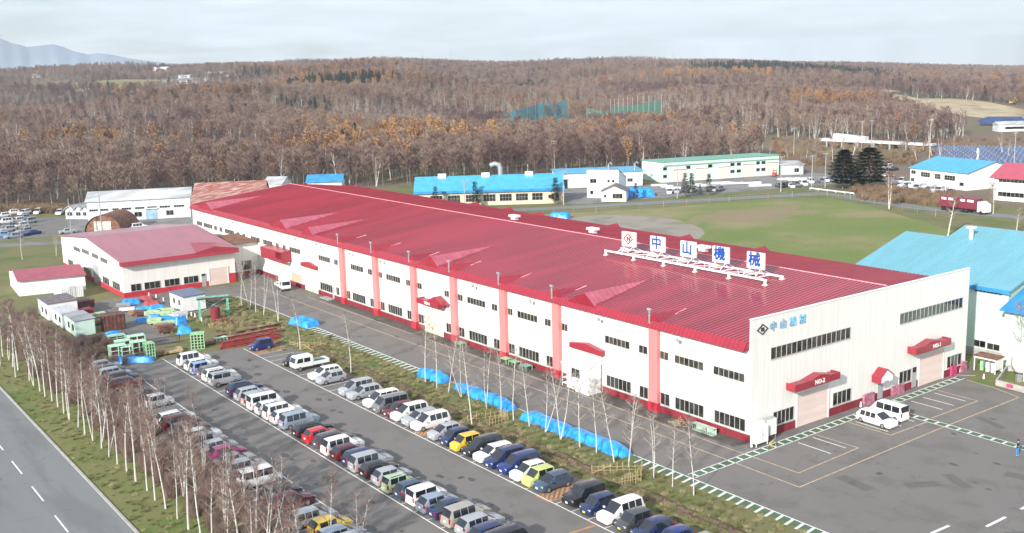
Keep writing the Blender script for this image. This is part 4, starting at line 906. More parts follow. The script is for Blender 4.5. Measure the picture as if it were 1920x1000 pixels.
while y<15.5: mb.prism([(48.7,y,9.81),(48.7,y+.07,9.81),(48.7,y+.05,9.89),(48.7,y+.02,9.89)],(17.6,0,5.06)); y+=.42
mb.build('roof_ribs',cyanr,HB,kind='stuff')
MB().box(48.6,48.7,-1.6,15.6,9.3,9.82).build('gutter',bluer,HB)
window(HB,'x',-.2,3.6,9.0-.05,9.25+.0,49.3,7,glass); window(HB,'x',1.7,3.3,1.35,2.2,49.3,2,glass); window(HB,'x',-.3,1.4,1.3,2.1,49.3,2,glass)
MB().box(49.2,49.3,-1.3,6,.0,1.1).build('base_course',concrete,HB)
MB().tube([(62,12,13.5),(62,12,15.2)],.3,8).box(61.5,62.5,11.5,12.5,15.2,15.5).build('roof_vent',white,HB)
HA=thing('cyan_roof_wing','lower cyan-roofed wing stepping down behind the large mint hall','hall')
MB().prism([(50.3,15.5,0),(50.3,15.5,8.4),(65.6,15.5,12.6),(80,15.5,8.4),(80,15.5,0)],(0,9.3,0)).build('wall',mint,HA)
MB().prism([(49.8,15.75,8.35),(49.8,15.75,8.5),(65.6,15.75,12.95),(80.5,15.75,8.5),(80.5,15.75,8.35),(65.6,15.75,12.75)],(0,9.5,0)).build('roof',cyan,HA)
mb=MB(); y=15.9
while y<25: mb.prism([(49.8,y,8.49),(49.8,y+.07,8.49),(49.8,y+.05,8.57),(49.8,y+.02,8.57)],(15.7,0,4.42)); y+=.42
mb.build('roof_ribs',cyanr,HA,kind='stuff')
HC=thing('blue_roof_wing','mint wing with deep blue roof at the right picture edge','hall')
MB().prism([(47.4,-1.8,0),(47.4,-1.8,8.0),(58,-1.8,11.5),(68,-1.8,8),(68,-1.8,0)],(0,-22,0)).build('wall',mint,HC)
MB().prism([(46.1,-1.7,7.6),(46.1,-1.7,7.8),(58,-1.7,11.9),(69,-1.7,7.8),(69,-1.7,7.6),(58,-1.7,11.7)],(0,-23,0)).build('roof',bluer,HC)
def bldg(name,label,cat,p0,p1,dep,h,ridge,wallm,roofm,par=True,wins=(),doors=(),over=.5,flat=False,back=None):
    """front wall from p0 to p1 (left to right as seen), dep metres deep"""
    p0=Vector((p0[0],p0[1],0)); p1=Vector((p1[0],p1[1],0)); d=p1-p0; W=d.length; t=thing(name,label,cat,p0,math.atan2(d.y,d.x))
    hb=back if back is not None else h
    if flat: MB().prism([(0,0,0),(0,0,h),(0,dep,hb),(0,dep,0)],(W,0,0)).build('wall',wallm,t); MB().prism([(-over,-over,h+.02),(-over,-over,h+.2),(-over,dep+over,hb+.2),(-over,dep+over,hb+.02)],(W+2*over,0,0)).build('roof',roofm,t)
    elif par:
        MB().prism([(0,0,0),(0,0,h),(0,dep/2,ridge),(0,dep,h),(0,dep,0)],(W,0,0)).build('wall',wallm,t)
        MB().prism([(-over,-over,h-.1),(-over,-over,h+.08),(-over,dep/2,ridge+.22),(-over,dep+over,h+.08),(-over,dep+over,h-.1),(-over,dep/2,ridge+.04)],(W+2*over,0,0)).build('roof',roofm,t)
    else:
        MB().prism([(0,0,0),(W,0,0),(W,0,h),(W/2,0,ridge),(0,0,h)],(0,dep,0)).build('wall',wallm,t)
        MB().prism([(-over,-over,h-.1),(W/2,-over,ridge+.04),(W+over,-over,h-.1),(W+over,-over,h+.08),(W/2,-over,ridge+.22),(-over,-over,h+.08)],(0,dep+2*over,0)).build('roof',roofm,t)
    for a,b,z0,z1,n_,rows in wins: window(t,'y',a*W,b*W,z0,z1,0,n_,glass,rows=rows,fm=frame)
    for a,b,z1,m in doors: MB().box(a*W,b*W,-.08,-.005,0.02,z1).build('shutter',m,t); MB().box(a*W-.2,b*W+.2,-.5,-.005,z1+.05,z1+.3).build('shutter_box',white,t)
    t['_w']=W; return t
b=bldg('blue_roof_hall','long low beige hall with sky blue roof beyond the factory roof','hall',gp(780,389),gp(1056,381),15,4.6,8.0,beige,skyroof,wins=[(.46,.54,1.2,3.2,4,2),(.57,.65,1.2,3.2,4,2),(.68,.76,1.2,3.2,4,2),(.79,.86,1.2,3.2,3,2),(.9,.97,1.6,2.6,4,1),(.34,.42,1.2,3.2,4,2),(.22,.3,1.2,3.2,4,2),(.1,.18,1.2,3.2,4,2)])
W=b['_w']
for f in (.15,.45,.75): MB().box(W*f,W*f+2.4,6.2,7.6,7.7,9.0).build('roof_ventilator',white,b)
MB().tube([(W*.58,9,7),(W*.58,9,10),(W*.58-.3,9,11),(W*.58-1.6,9,11.4),(W*.58-3,9,10.9)],.75,10,cap=True).build('exhaust_duct',steel,b,smooth=50)
MB().prism([(-.5,-.8,3.9),(-.5,-.8,4.55),(-.5,-.45,4.6),(-.5,-.45,3.9)],(W+1,0,0)).build('eave_fascia',bluer,b)
b=bldg('white_workshop','white workshop with blue roof edge behind the small grey-roofed house','building',gp(1045,354),gp(1205,348),12,4.8,6.5,oldwhite,skyroof,flat=True,back=5.2,wins=[(.82,.88,1.5,2.5,2,1)],doors=[(.02,.12,3,dark),(.3,.42,3.4,shut),(.68,.78,3.4,shut)])
W=b['_w']
for f in (.62,.93): MB().tube([(W*f,3,5),(W*f,3,7.2),(W*f+.5,3,7.8),(W*f+1.1,3,7.2)],.3,8).build('bent_flue',steel,b,smooth=50)
b=bldg('white_office','white two-storey office with single slope roof by the country road','building',gp(1101,371),gp(1160,372),10,8.6,0,white,dkroof,flat=True,back=5.2,over=.1,wins=[(.1,.3,4.6,5.8,2,1),(.65,.72,4.8,5.6,1,1),(.8,.87,4.8,5.6,1,1),(.1,.2,1.2,2.2,1,1)])
b=bldg('small_house','small white house with grey-brown gable roof beside the blue tarp heap','house',gp(1128,378),gp(1174,378),7,2.9,4.6,white,dkroof,par=False,wins=[(.45,.85,.9,2.3,3,1),(.1,.2,1.2,2,1,1)])
b=bldg('mint_warehouse','long pale mint warehouse with five shutters and green roof edge','warehouse',gp(1241,343),gp(1460,328),15,6.9,7.2,mint,greenroof,flat=True,back=6.5,over=.35,doors=[(.085,.195,4.2,shut),(.275,.375,4.2,shut),(.47,.56,4.2,shut),(.675,.79,4.5,shut),(.885,.985,4.6,shut)],
 wins=[(.01,.04,1.6,2.6,1,1),(.01,.04,4.2,5.2,1,1),(.2,.235,4.2,5.2,1,1),(.385,.42,4.2,5.2,1,1),(.575,.61,4.2,5.2,1,1),(.575,.61,1.8,2.8,1,1),(.63,.665,4.2,5.2,1,1),(.63,.665,1.8,2.8,1,1),(.8,.83,4.2,5.2,1,1),(.8,.83,1.8,2.8,1,1),(.845,.88,4.2,5.2,1,1),(.845,.88,1.8,2.8,1,1)])
MB().box(.5,b['_w']*.99,-.42,-.36,5.6,5.85).build('canopy_edge',greenroof,b)
bldg('white_lean_to','low white annex at the right end of the mint warehouse','building',gp(1464,328),gp(1506,327),10,3.4,0,oldwhite,greyroof,flat=True,back=3.8,wins=[(.6,.8,.8,2.2,2,1)])
b=bldg('cyan_roof_office','white office with cyan roof among parked cars right of the dark pines','building',gp(1706,345),gp(1812,358),22,5.2,8.0,white,skyroof,par=True,wins=[(.02,.08,1,2,2,1),(.02,.1,3.4,4.4,2,1),(.2,.36,2.8,4.2,4,2),(.45,.55,2.6,4.1,4,2),(.62,.8,2.6,4,4,2),(.88,.95,1.3,2.3,1,1)])
b=bldg('rose_roof_hall','white hall with dark rose roof at the right picture edge','hall',(199.5,86),(201.5,60),16,6.3,9.6,white,redr,wins=[(.05,.95,5.2,5.9,22,1),(.05,.95,1.2,2.4,20,1)],over=1.0)
b=bldg('grey_roof_factory','long white shed with grey roof and blue stains behind the quonset hut','shed',(-4.9,238.3),(20.75,227.3),13,5.8,7.8,oldwhite,greyroof,wins=[(.02,.1,3.1,3.6,4,1),(.13,.2,3.1,3.6,3,1),(.24,.3,3.1,3.6,3,1),(.33,.42,3.1,3.6,4,1),(.46,.55,3.1,3.6,4,1),(.58,.67,3.1,3.6,4,1),(.7,.8,3.1,3.6,4,1),(.84,.94,3.1,3.6,4,1),(.45,.52,.9,2.2,2,1),(.76,.83,.9,2.2,2,1)],doors=[(.56,.67,2.9,bluew)])
b=bldg('rusty_roof_hall','hall with mottled rusty red roof behind the far end of the factory','hall',(13,204),(30,195.8),30,6.6,10.4,oldwhite,rustsheet,over=.4)
bldg('white_cottage','small grey-roofed building half hidden behind the rusty roof hall','building',gp(497,372),gp(530,372),8,4.8,6.5,oldwhite,greyroof,par=True)
bldg('blue_roof_cottage','small house with stained blue roof at the forest edge behind the factory','house',gp(578,378),gp(642,376),9,6.0,7.8,oldwhite,bluer,par=True)
for k,(a,c,lb) in enumerate(((124,141,'leftmost'),(141,156,'middle'),(155,166,'right'))):
    bldg('greenhouse_shed',f'{lb} of three small grey-roofed huts beside the long grey-roof shed','hut',gp(a,411),gp(c-1,411),7,2.6,3.7,oldwhite,greyroof,par=False,wins=[(.2,.8,1,2,2,1)])
q=thing('quonset_hut','rusty brown arched quonset hut with pale boarded front','hut',(-7.8,213.5,0),math.atan2(-6.4,7.8)); mb=MB(); r0=5.0
for k in range(16):
    a0,a1=math.pi*k/16,math.pi*(k+1)/16; P=lambda a,y:(-r0*math.cos(a),y,r0*.95*math.sin(a)); mb.quad(P(a0,0),P(a1,0),P(a1,12),P(a0,12))
mb.build('arched_roof',rust,q,smooth=60); mb=MB(); mb.quad(*[(-(r0-.1)*math.cos(math.pi*k/16),.4,(r0-.1)*.95*math.sin(math.pi*k/16)) for k in range(17)][::-1]).build('front_wall',rust,q); MB().box(-2.4,2.2,.2,.38,0,3.1).build('boarded_front',mat('pale_boards',(.5,.5,.46),.8,var=.25,scale=1.5),q)
# ------------------------------------------------------------------ far and mid vehicles
def lot(label_place,lst,group):
    for k,(px,py,kind,col,rz) in enumerate(lst):
        p=hit(px,py); car(kind,col,p.x,p.y,R(rz),f'{col} {kind} {label_place}, {ORD[k]} counted from the left',group,z=p.z,far=True)
lot('in the far left car park',[(5,408,'wagon','white',10),(22,402,'wagon','pearl white',0),(8,420,'minivan','white',5),(14,435,'SUV','silver',5),(20,428,'wagon','grey',5),(25,447,'wagon','silver-blue',5),(32,417,'wagon','white',20),(38,428,'SUV','white',20),(44,412,'hatchback','silver-blue',20),(46,437,'wagon','silver',20),(46,403,'SUV','white',40),(54,419,'minivan','silver',20),(60,441,'sedan','dark blue',12),(72,401,'minivan','white',60),(112,403,'SUV','white',65),(3,445,'hatchback','light blue',0)],'cars in the far left car park')
lot('beside the far kerb',[(128,438,'sedan','silver',175)],None)
p=gp(262,430); car('minivan','white',p.x,p.y,R(178),'white minivan parked near quonset hut behind annex roof',None,far=True)
lot('in the lot along the country road',[(1256,363,'wagon','white',40),(1270,362,'sedan','silver',40),(1300,360,'wagon','silver',40),(1338,359,'minivan','silver',40),(1352,357,'sedan','grey',40),(1462,352,'wagon','black',60),(1472,351,'boxy van','black',60),(1482,352,'sedan','white',60),(1493,350,'SUV','grey',60),(1506,348,'minivan','white',60),(1520,344,'boxy van','white',50),(1540,343,'wagon','grey',50),(1548,341,'wagon','white',50)],'vehicles in the lot along the country road')
lot('behind the dark pines',[(1664,316,'minivan','white',0),(1676,320,'sedan','black',10),(1660,330,'wagon','white',20),(1672,338,'wagon','silver',20),(1690,343,'minivan','white',20),(1868,330,'minivan','white',30),(1880,336,'boxy van','white',30),(1858,322,'wagon','white',30),(1700,352,'wagon','grey',10),(1720,356,'minivan','white',15),(1742,359,'wagon','silver',10),(1762,361,'boxy van','white',15),(1782,364,'wagon','maroon',15)],'vehicles round the cyan-roofed office')
# maroon lorry on the country road
tk=thing('lorry','white-cabbed lorry with two maroon box bodies on the country road','lorry',(172.6,77.5,0),R(-97)); mar=mat('maroon_box',(.20,.03,.05),.5,var=.1)
MB().box(-8,-2.6,-1.25,1.25,1.1,3.8).box(-2.2,3.2,-1.25,1.25,1.1,3.8).build('box_body',mar,tk); MB().prism([(3.5,-1.2,.6),(3.5,-1.2,3.2),(4.2,-1.2,3.3),(5.7,-1.2,2.6),(5.8,-1.2,.6)],(0,2.4,0)).build('cab',white,tk)
MB().box(-8,5,-.5,.5,.6,1.1).build('chassis',trim,tk); MB().quad((5.73,-1,1.6),(5.73,1,1.6),(5.55,1,2.5),(5.55,-1,2.5)).build('windscreen',carglass,tk)
for x in(-7,-5.8,-1,.2,4.6):
    for s in(-1,1): MB().tube([(x,s*.95,.5),(x,s*1.25,.5)],.5,12).build('wheel',tyre,tk)
for a,b in ((-7.4,-5.9),(-5.3,-3.2),(-1.6,-.2),(.5,2.4)): MB().box(a,b,-1.29,-1.26,2.9,3.5).box(a,b,1.26,1.29,2.9,3.5).build('white_panel',white,tk)
fl=gp(1452,331); f=thing('forklift','red forklift standing before the mint warehouse','forklift',(fl.x,fl.y,0),.5); MB().box(-1,1,-.6,.6,.3,1.2).box(-1,-.6,-.6,.6,1.2,1.5).build('body',mat('forklift_red',(.5,.04,.03),.5,var=.1),f); MB().box(1.05,1.15,-.5,-.4,.1,2.6).box(1.05,1.15,.4,.5,.1,2.6).box(1.15,2.1,-.4,-.3,.1,.16).box(1.15,2.1,.3,.4,.1,.16).build('mast',trim,f); MB().box(-.6,.6,-.5,.5,2.05,2.12).box(-.6,-.55,-.5,-.45,1.2,2.05).box(.55,.6,.45,.5,1.2,2.05).box(.55,.6,-.5,-.45,1.2,2.05).box(-.6,-.55,.45,.5,1.2,2.05).build('overhead_guard',trim,f)
for x in(-.7,.7):
    for s in(-1,1): MB().tube([(x,s*.45,.3),(x,s*.65,.3)],.3,10).build('wheel',tyre,f)
# ------------------------------------------------------------------ tarpaulins
tarpm=mat('blue_tarpaulin',(.02,.29,.80),.38,var=.3,scale=1.3,spec=.6,bump=.6,detail=6)
def tarp(label,x,y,L_,W,H,rz,group=None,z=0,seed=0,m=None,seg=.22,lump=1.0):
    nx,ny=max(5,int(L_/seg)),max(5,int(W/seg)); mb=MB(); 
    for i in range(nx+1):
        for j in range(ny+1):
            u,v=i/nx*2-1,j/ny*2-1; e=min(1,(1-abs(u)**6))*min(1,(1-abs(v)**4)); 
            n_=.9*mnoise.noise(Vector((u*L_*.22+seed*7.1,v*W*.3,seed)))+.35*mnoise.noise(Vector((u*L_*.8,v*W*1.1+seed*3,seed+5)))-.55*abs(mnoise.noise(Vector((u*L_*1.0+v*W*.8,v*W*1.4-u*L_*.4+seed*3,seed+9))))-.3*abs(mnoise.noise(Vector((u*L_*2.2,v*W*2.6+seed,seed+2))))+.15
            zz=H*max(0,e)**.45*(1+.38*n_*lump)-.02; mb.v.append((u*L_/2+.12*n_,v*W/2+.10*n_*(1-abs(v)),max(zz,0)))
    for i in range(nx):
        for j in range(ny): a=i*(ny+1)+j; mb.f.append((a,a+ny+1,a+ny+2,a+1)); mb.m.append(0)
    o=mb.build('tarp_covered_heap',m or tarpm,None,smooth=50,label=label,cat='tarpaulin',group=group,loc=(x,y,z),rz=rz); return o
TG='blue tarpaulin heaps along the factory drive'
tarp('wide crumpled blue tarp heap at the far end of green walkway',-12.6,83.2,5.2,2.8,1.2,R(100),TG,seed=1)
tarp('lumpy blue tarp heap, far half of pair, between walkway end and road',-13.0,43.2,5.4,2.1,1.15,R(92),TG,seed=2)
tarp('low blue tarp heap beside the birches, nearer of the far pair',-12.9,34.6,6,1.9,1.0,R(88),TG,seed=3,)
tarp('long ragged blue tarp heap behind the middle wooden stake fence',-12.8,29.0,6.8,1.8,.95,R(86),TG,seed=4)
tarp('long smooth blue tarp roll in front of porch, far half',-13.2,18.4,8.6,1.9,1.05,R(91),TG,seed=5,lump=.5)
tarp('long smooth blue tarp roll in front of porch, near half',-12.9,10.2,9.4,1.9,1.05,R(89),TG,seed=6,lump=.5)
tarp('big blue tarp heap beside the small white house by the country road',137.5,168,15,6,2.6,R(-33),seed=7,seg=.7)
tarp('small blue tarp heap at the grass edge right behind factory ridge',92.7,147,5.5,3,1.6,R(-60),seed=8)
# ------------------------------------------------------------------ stake fences by the ditch
timber=mat('pale_timber',(.42,.31,.17),.8,var=.2,scale=3); timd=mat('weathered_timber',(.30,.20,.12),.85,var=.25,scale=3)
def stakefence(label,pts,h,seed,n_=9):
    rnd=random.Random(seed); c=Vector((pts[0][0],pts[0][1],0)); t=thing('stake_fence',label,'fence',c,0,'rough wooden fences by the ditch')
    for (a,b) in zip(pts,pts[1:]):
        A,B=Vector((*a,0))-c,Vector((*b,0))-c
        for k in range(n_):
            p=A.lerp(B,k/n_); MB().tube([p,p+Vector((rnd.uniform(-.08,.08),rnd.uniform(-.08,.08),h*rnd.uniform(.8,1.3)))],.033,5).build('stake',timber,t)
        for z in (.35,.75):
            MB().tube([A+Vector((0,0,z*h)),B+Vector((0,0,z*h+rnd.uniform(-.1,.1)))],.028,4).build('rail',timber,t)
        MB().tube([A+Vector((0,0,.1)),A.lerp(B,.4)+Vector((0,0,h*.9))],.04,4).build('brace',timber,t)
stakefence('far rough wooden stake fence across the ditch near navy kei car',[(-20.2,72.2),(-16.2,68.0),(-19,66.9),(-20.2,72.2)],.8,1,6)
stakefence('middle rough wooden stake fence across the ditch behind yellow car',[(-19.5,25.6),(-15.6,24.6),(-15.6,22.9),(-18.9,22.6)],1.0,2,7)
stakefence('near rough wooden stake fence across the ditch left of walkway corner',[(-18.8,4.2),(-14.6,1.4),(-16.4,-.4),(-18.7,.2)],1.0,3,8)
# ------------------------------------------------------------------ small things by the factory
def cone(x,y,label,col=None):
    t=thing('safety_cone',label,'cone',(x,y,0)); MB().box(-.22,.22,-.22,.22,0,.06).build('base',blackm,t); MB().tube([(0,0,.06),(0,0,.35),(0,0,.42),(0,0,.7)],[.17,.1,.13,.04],10).build('cone_body',white,t,smooth=40)
cone(40.4,.0,'white cone beside the right corner of end wall'); cone(39.9,-3.6,'white cone on the grass corner before the shelter'); cone(19.0,-.35,'white cone against base wall behind the parked van'); cone(-.9,-1.0,'white cone at the foot of white cabinet')
c=thing('white_cabinet','white sloped-top steel cabinet on legs at the factory corner','cabinet',(-.65,-1.45,0)); MB().prism([(0,0,.35),(0,0,2.05),(0,.85,2.5),(0,.85,.35)],(1.9,0,0)).build('body',white,c); MB().box(.93,.97,-.02,0,.45,1.9).box(1.05,1.1,-.05,0,1.1,1.35).build('door_handle',steel,c)
for x in(.03,1.8):
    for y in(.03,.75): MB().box(x,x+.07,y,y+.07,0,.35).build('leg',white,c)
c=thing('finned_unit','grey slatted cooling unit between white cabinet and base wall','cooling unit',(1.5,-1.15,0)); MB().box(0,1.5,.1,.8,.7,2.5).build('casing',steel,c); MB().box(.05,.12,.1,.17,0,.7).box(1.38,1.45,.1,.17,0,.7).box(.05,.12,.7,.77,0,.7).box(1.38,1.45,.7,.77,0,.7).build('leg',steel,c)
for k in range(9): MB().box(.06+k*.165,.1+k*.165,.0,.1,.7,2.45).build('fin',white,c)
c=thing('barrier_trestle','small yellow trestle barrier on the walkway by end wall','barrier',(.7,-2.4,0),.3); MB().box(-.6,.6,-.05,.05,.55,.7).build('board',mat('trestle_yellow',(.6,.48,.15),.6,var=.2),c)
for s in(-1,1): MB().tube([(s*.5,-.3,0),(s*.5,0,.65)],.03,4).tube([(s*.5,.3,0),(s*.5,0,.65)],.03,4).build('leg',timber,c)
pinkp=mat('bright_pink_sheet',(.50,.06,.17),.5,var=.2); pinkf=mat('faded_pink_sheet',(.38,.15,.20),.7,var=.35,scale=2)
for x0,x1,z1,m,lb in ((37.9,39.0,1.3,pinkp,'bright pink sheet stack against base wall near right corner'),(40.3,41.4,1.4,pinkf,'faded pink board leaning at the right corner of end wall'),(19.6,21.6,1.3,pinkf,'faded pink panels against base wall left of entrance hood'),(25.2,27.6,1.15,pinkf,'faded pink panels against base wall right of entrance hood')):
    MB().prism([(x0,-.45,0),(x0,-.4,z1),(x0,-.12,z1+.02),(x0,-.12,0)],(x1-x0,0,0)).build('leaning_board',m,None,label=lb,cat='board')
for y,lb in ((5.6,'grey slatted crate on wall side under nearest long window, left one'),(4.0,'grey slatted crate on wall side under nearest long window, right one')):
    c=thing('metal_crate',lb,'crate',(-1.6,y,0)); mint_=mat('pale_green_metal',(.38,.48,.40),.6,var=.2)
    for k in range(5): MB().box(0,.04,k*.33,k*.33+.05,.05,.75).build('slat',mint_,c)
    MB().box(0,.7,-.05,1.5,0,.06).box(0,.7,-.05,1.5,.75,.8).box(.66,.7,0,1.45,.06,.75).build('crate_frame',mint_,c)
teal=mat('teal_steel_frame',(.16,.42,.34),.5,var=.25,scale=3); gcr=mat('pale_green_crate',(.30,.55,.30),.6,var=.15,scale=2); gpale=mat('mint_crate',(.42,.66,.50),.6,var=.2,scale=2)
for y,lb in ((42.2,'green bench frame against base wall, far one'),(40.2,'green bench frame against base wall, middle one'),(37.6,'teal bench frame against base wall, near one'),(53.6,'small green trolley beside a plinth by the long wall')):
    c=thing('bench_frame',lb,'frame',(-1.8,y,0)); m=teal if 'teal' in lb else gcr
    MB().box(0,1.1,0,1.5,.62,.7).build('top',m,c)
    for x in(0,1.02):
        for q_ in(0,1.42): MB().box(x,x+.08,q_,q_+.08,0,.62).build('leg',m,c)
c=MB(); 
for k in range(40):
    a=Vector((jit(.9)-1.2,9.0+jit(1.1),abs(jit(.35)))); b_=a+Vector((jit(.8),jit(.8),jit(.25)+.1)); b_.z=max(.02,b_.z); c.tube([a,b_],.035,4)
c.build('brushwood_pile',timber,None,label='untidy pile of cut branches under the second window from corner',cat='wood pile')
s=thing('bicycle_shelter','small white open shelter with dark brown flat roof right of factory corner','shelter',(42.7,-3.5,0)); MB().prism([(-.15,-.15,1.95),(-.15,-.15,2.07),(1.9,-.15,2.15),(1.9,-.15,2.03)],(0,3.2,0)).build('roof',rust,s)
for x,y in ((-.05,-.05),(-.05,2.8),(1.7,-.05),(1.7,2.8)): MB().box(x,x+.1,y,y+.1,0,2.0).build('post',white,s)
MB().box(1.75,1.79,.06,2.8,.1,2.0).build('back_wall',white,s); MB().box(.1,1.7,-.03,.01,.5,2.0).build('side_panel',white,s); MB().box(-.1,-.05,-.1,2.95,1.75,1.98).build('fascia_board',white,s)
for y in (.4,1.1,1.9): MB().box(.4,.8,y,y+.4,.05,1.3).build('gas_bottle_rack',gcr if y==1.9 else white,s)
k=thing('storage_tank','white horizontal storage tank in low concrete basin at right edge','tank',(44.5,-7.5,0)); 
MB().tube([(-2.6,0,2.1),(-2.45,0,2.1),(-2.0,0,2.1),(6,0,2.1),(6.4,0,2.1)],[.3,1.0,1.3,1.3,.3],20).build('tank_shell',mat('tank_white',(.72,.73,.74),.3,var=.05,coat=.3),k,smooth=50); k.rotation_euler=(0,0,R(-35))
for x in(-1.2,3.2): MB().box(x,x+.35,-.9,.9,0,1.0).build('saddle',concrete,k)
MB().tube([(-1.6,-.9,0),(-1.6,-.9,3.6)],.12,8).build('pipe',white,k); MB().box(-2.6,-2.0,-1.2,-.7,0,.9).build('valve_box',steel,k)
bs=thing('tank_basin','low pale concrete wall round the white storage tank','wall'); P=[(38.6,-6.0),(38.2,-9.8),(46,-15.5),(50,-12),(45.5,-3.6)]
for a,b_ in zip(P,P[1:]+P[:1]):
    A,B=Vector((*a,0)),Vector((*b_,0)); n_=(B-A).normalized().cross(Vector((0,0,1)))*.1; MB().prism([A-n_,B-n_,B+n_,A+n_],(0,0,.75)).build('wall_segment',concrete,bs)
MB().box(38.0,38.12,-8.4,-7.6,.3,.7).build('red_notice',pinkp,bs)
sheet('grass_corner',[(37.9,-3.0),(38.0,-9.9),(60,-9.9),(60,3.5),(45.2,3.5),(44.6,-3.6),(41,-3.4)],greengrass,4)
# person in blue work clothes at the right edge
def person(label,x,y,rz):
    t=thing('person',label,'person',(x,y,0),rz)
    def skin(name,verts,edges,rad,m):
        me=bpy.data.meshes.new(name); me.from_pydata(verts,edges,[]); o=bpy.data.objects.new(name,me); COL.objects.link(o)
        md=o.modifiers.new('s','SKIN'); sv=me.skin_vertices[0].data
        for i,r_ in enumerate(rad): sv[i].radius=(r_,r_)
        sv[0].use_root=True; sb=o.modifiers.new('u','SUBSURF'); sb.levels=1; sb.render_levels=1
        dg=bpy.context.evaluated_depsgraph_get(); dg.update(); m2=bpy.data.meshes.new_from_object(o.evaluated_get(dg)); bpy.data.objects.remove(o); m2.materials.clear(); m2.materials.append(m); m2.shade_smooth(); return link(name,m2,t)
    sk=mat('skin',(.52,.34,.25),.6,var=0); hair=mat('black_hair',(.015,.013,.012),.6,var=0); cloth=mat('blue_work_clothes',(.03,.22,.58),.8,var=.2,scale=3); jk=mat('navy_jacket',(.012,.02,.07),.8,var=.2,scale=3)
    V=[(0,0,.95),(0,0,1.15),(0,0,1.38),(0,.0,1.5),(0,.02,1.62),(-.11,0,.88),(-.12,.04,.48),(-.12,-.02,.08),(-.12,.12,.04),(.11,0,.88),(.13,-.06,.48),(.14,-.12,.09),(.14,.02,.05),(-.2,0,1.4),(-.27,.02,1.12),(-.26,.1,.88),(-.26,.13,.8),(.2,0,1.4),(.27,-.02,1.12),(.27,.06,.88),(.27,.1,.8)]
    E_=[(0,1),(1,2),(2,3),(3,4),(0,5),(5,6),(6,7),(7,8),(0,9),(9,10),(10,11),(11,12),(2,13),(13,14),(14,15),(15,16),(2,17),(17,18),(18,19),(19,20)]
    rd=[.14,.13,.15,.055,.09,.095,.065,.045,.04,.095,.065,.045,.04,.065,.05,.035,.03,.065,.05,.035,.03]
    skin('body',V,E_,rd,sk)
    skin('trousers',V[:1]+V[5:8]+V[9:12],[(0,1),(1,2),(2,3),(0,4),(4,5),(5,6)],[.16,.11,.085,.07,.11,.085,.07],cloth)
    skin('jacket',V[:3]+V[13:16]+V[17:20],[(0,1),(1,2),(2,3),(3,4),(4,5),(2,6),(6,7),(7,8)],[.165,.155,.17,.085,.065,.05,.085,.065,.05],jk if 'navy' in label else cloth)
    hb_=bmesh.new(); bmesh.ops.create_uvsphere(hb_,u_segments=12,v_segments=8,radius=.105); me=bpy.data.meshes.new('hair'); 
    for v in hb_.verts: v.co=v.co+Vector((0,-.01,1.68))
    hb_.to_mesh(me); hb_.free(); me.materials.append(hair); me.shade_smooth(); link('hair',me,t)
person('person in blue trousers and navy jacket walking at the right picture edge',17.75,-20.1,R(200)); person('person in pale blue work clothes behind the other at the right edge',17.9,-20.9,R(190))
# ------------------------------------------------------------------ storage yard left of the car park
def z2(x,y,z=0): p=gp(x*.16+200,y*.16+530,z); return p.x,p.y
def z1(x,y,z=0): p=gp(x*.16+60,y*.16+540,z); return p.x,p.y
TB='blue tarpaulin bundles in the storage yard'
for k,(c,L_,W,H,r_,lb) in enumerate(((z2(290,250),3.4,1.6,.9,20,'blue tarp bundle nearest the annex corner in storage yard'),(z2(430,335),2.8,1.6,.9,10,'rounded blue tarp bundle left of the pair behind pale green stacks'),(z2(590,325),3.0,1.7,1.0,10,'rounded blue tarp bundle right of the pair behind pale green stacks'),
   (z2(430,455),2.8,1.2,.7,15,'low blue tarp bundle at the yard lane edge'),(z2(560,440),2.4,1.5,1.0,0,'blue tarp bundle between the pale green stacks'),(z2(710,460),3.0,1.6,.9,20,'blue tarp bundle below two pale green boards'),(z2(860,480),2.2,1.6,1.2,40,'peaked blue tarp bundle beside white cloth'),(z2(915,590),2.4,1.8,1.1,5,'square blue tarp bundle behind green grid crate'),
   (z1(950,570),2.8,1.4,.9,5,'blue tarp bundle below brown steel box'),(z2(310,930),6.0,1.5,.9,-3,'long blue tarp bundle in front of mint pallet frames'),(z1(590,600),2.0,1.2,.7,0,'dull blue bundle at the corner of mint hut'))):
    tarp(lb,c[0],c[1],L_,W,H,R(r_-30),TB,seed=20+k,seg=.3)
redt=mat('dull_red_tarpaulin',(.34,.07,.07),.6,var=.25,scale=1.5); lgreen=mat('light_green_stack',(.42,.55,.32),.7,var=.2,scale=2); brn=mat('brown_steel',(.13,.055,.045),.6,var=.3,scale=1.5); wht=mat('white_cloth',(.7,.7,.68),.8,var=.1)
tarp('dull red tarp bundle by the annex wall',*z2(530,265),3.2,1.6,.8,R(-20),TB.replace('blue','covered'),seed=40,m=redt,seg=.3); tarp('dark red tarp bundle beside white lamp post',*z2(440,215),3.6,1.5,.9,R(-20),None,seed=41,m=redt,seg=.3)
def stack(label,c,L_,W,n_,th,rz,m,gap=.04,legs=.25):
    t=thing('board_stack',label,'stack',(c[0],c[1],0),R(rz),'stacks of boards and sections in the storage yard')
    for k in range(2): MB().box(-L_/2+.3+k*(L_-.8),-L_/2+.5+k*(L_-.8),-W/2,W/2,0,legs).build('bearer',timd,t)
    for k in range(n_):
        a=jit(.08); MB().box(-L_/2+a,L_/2+a,-W/2,W/2,legs+k*(th+gap),legs+k*(th+gap)+th).build('board_layer',m,t)
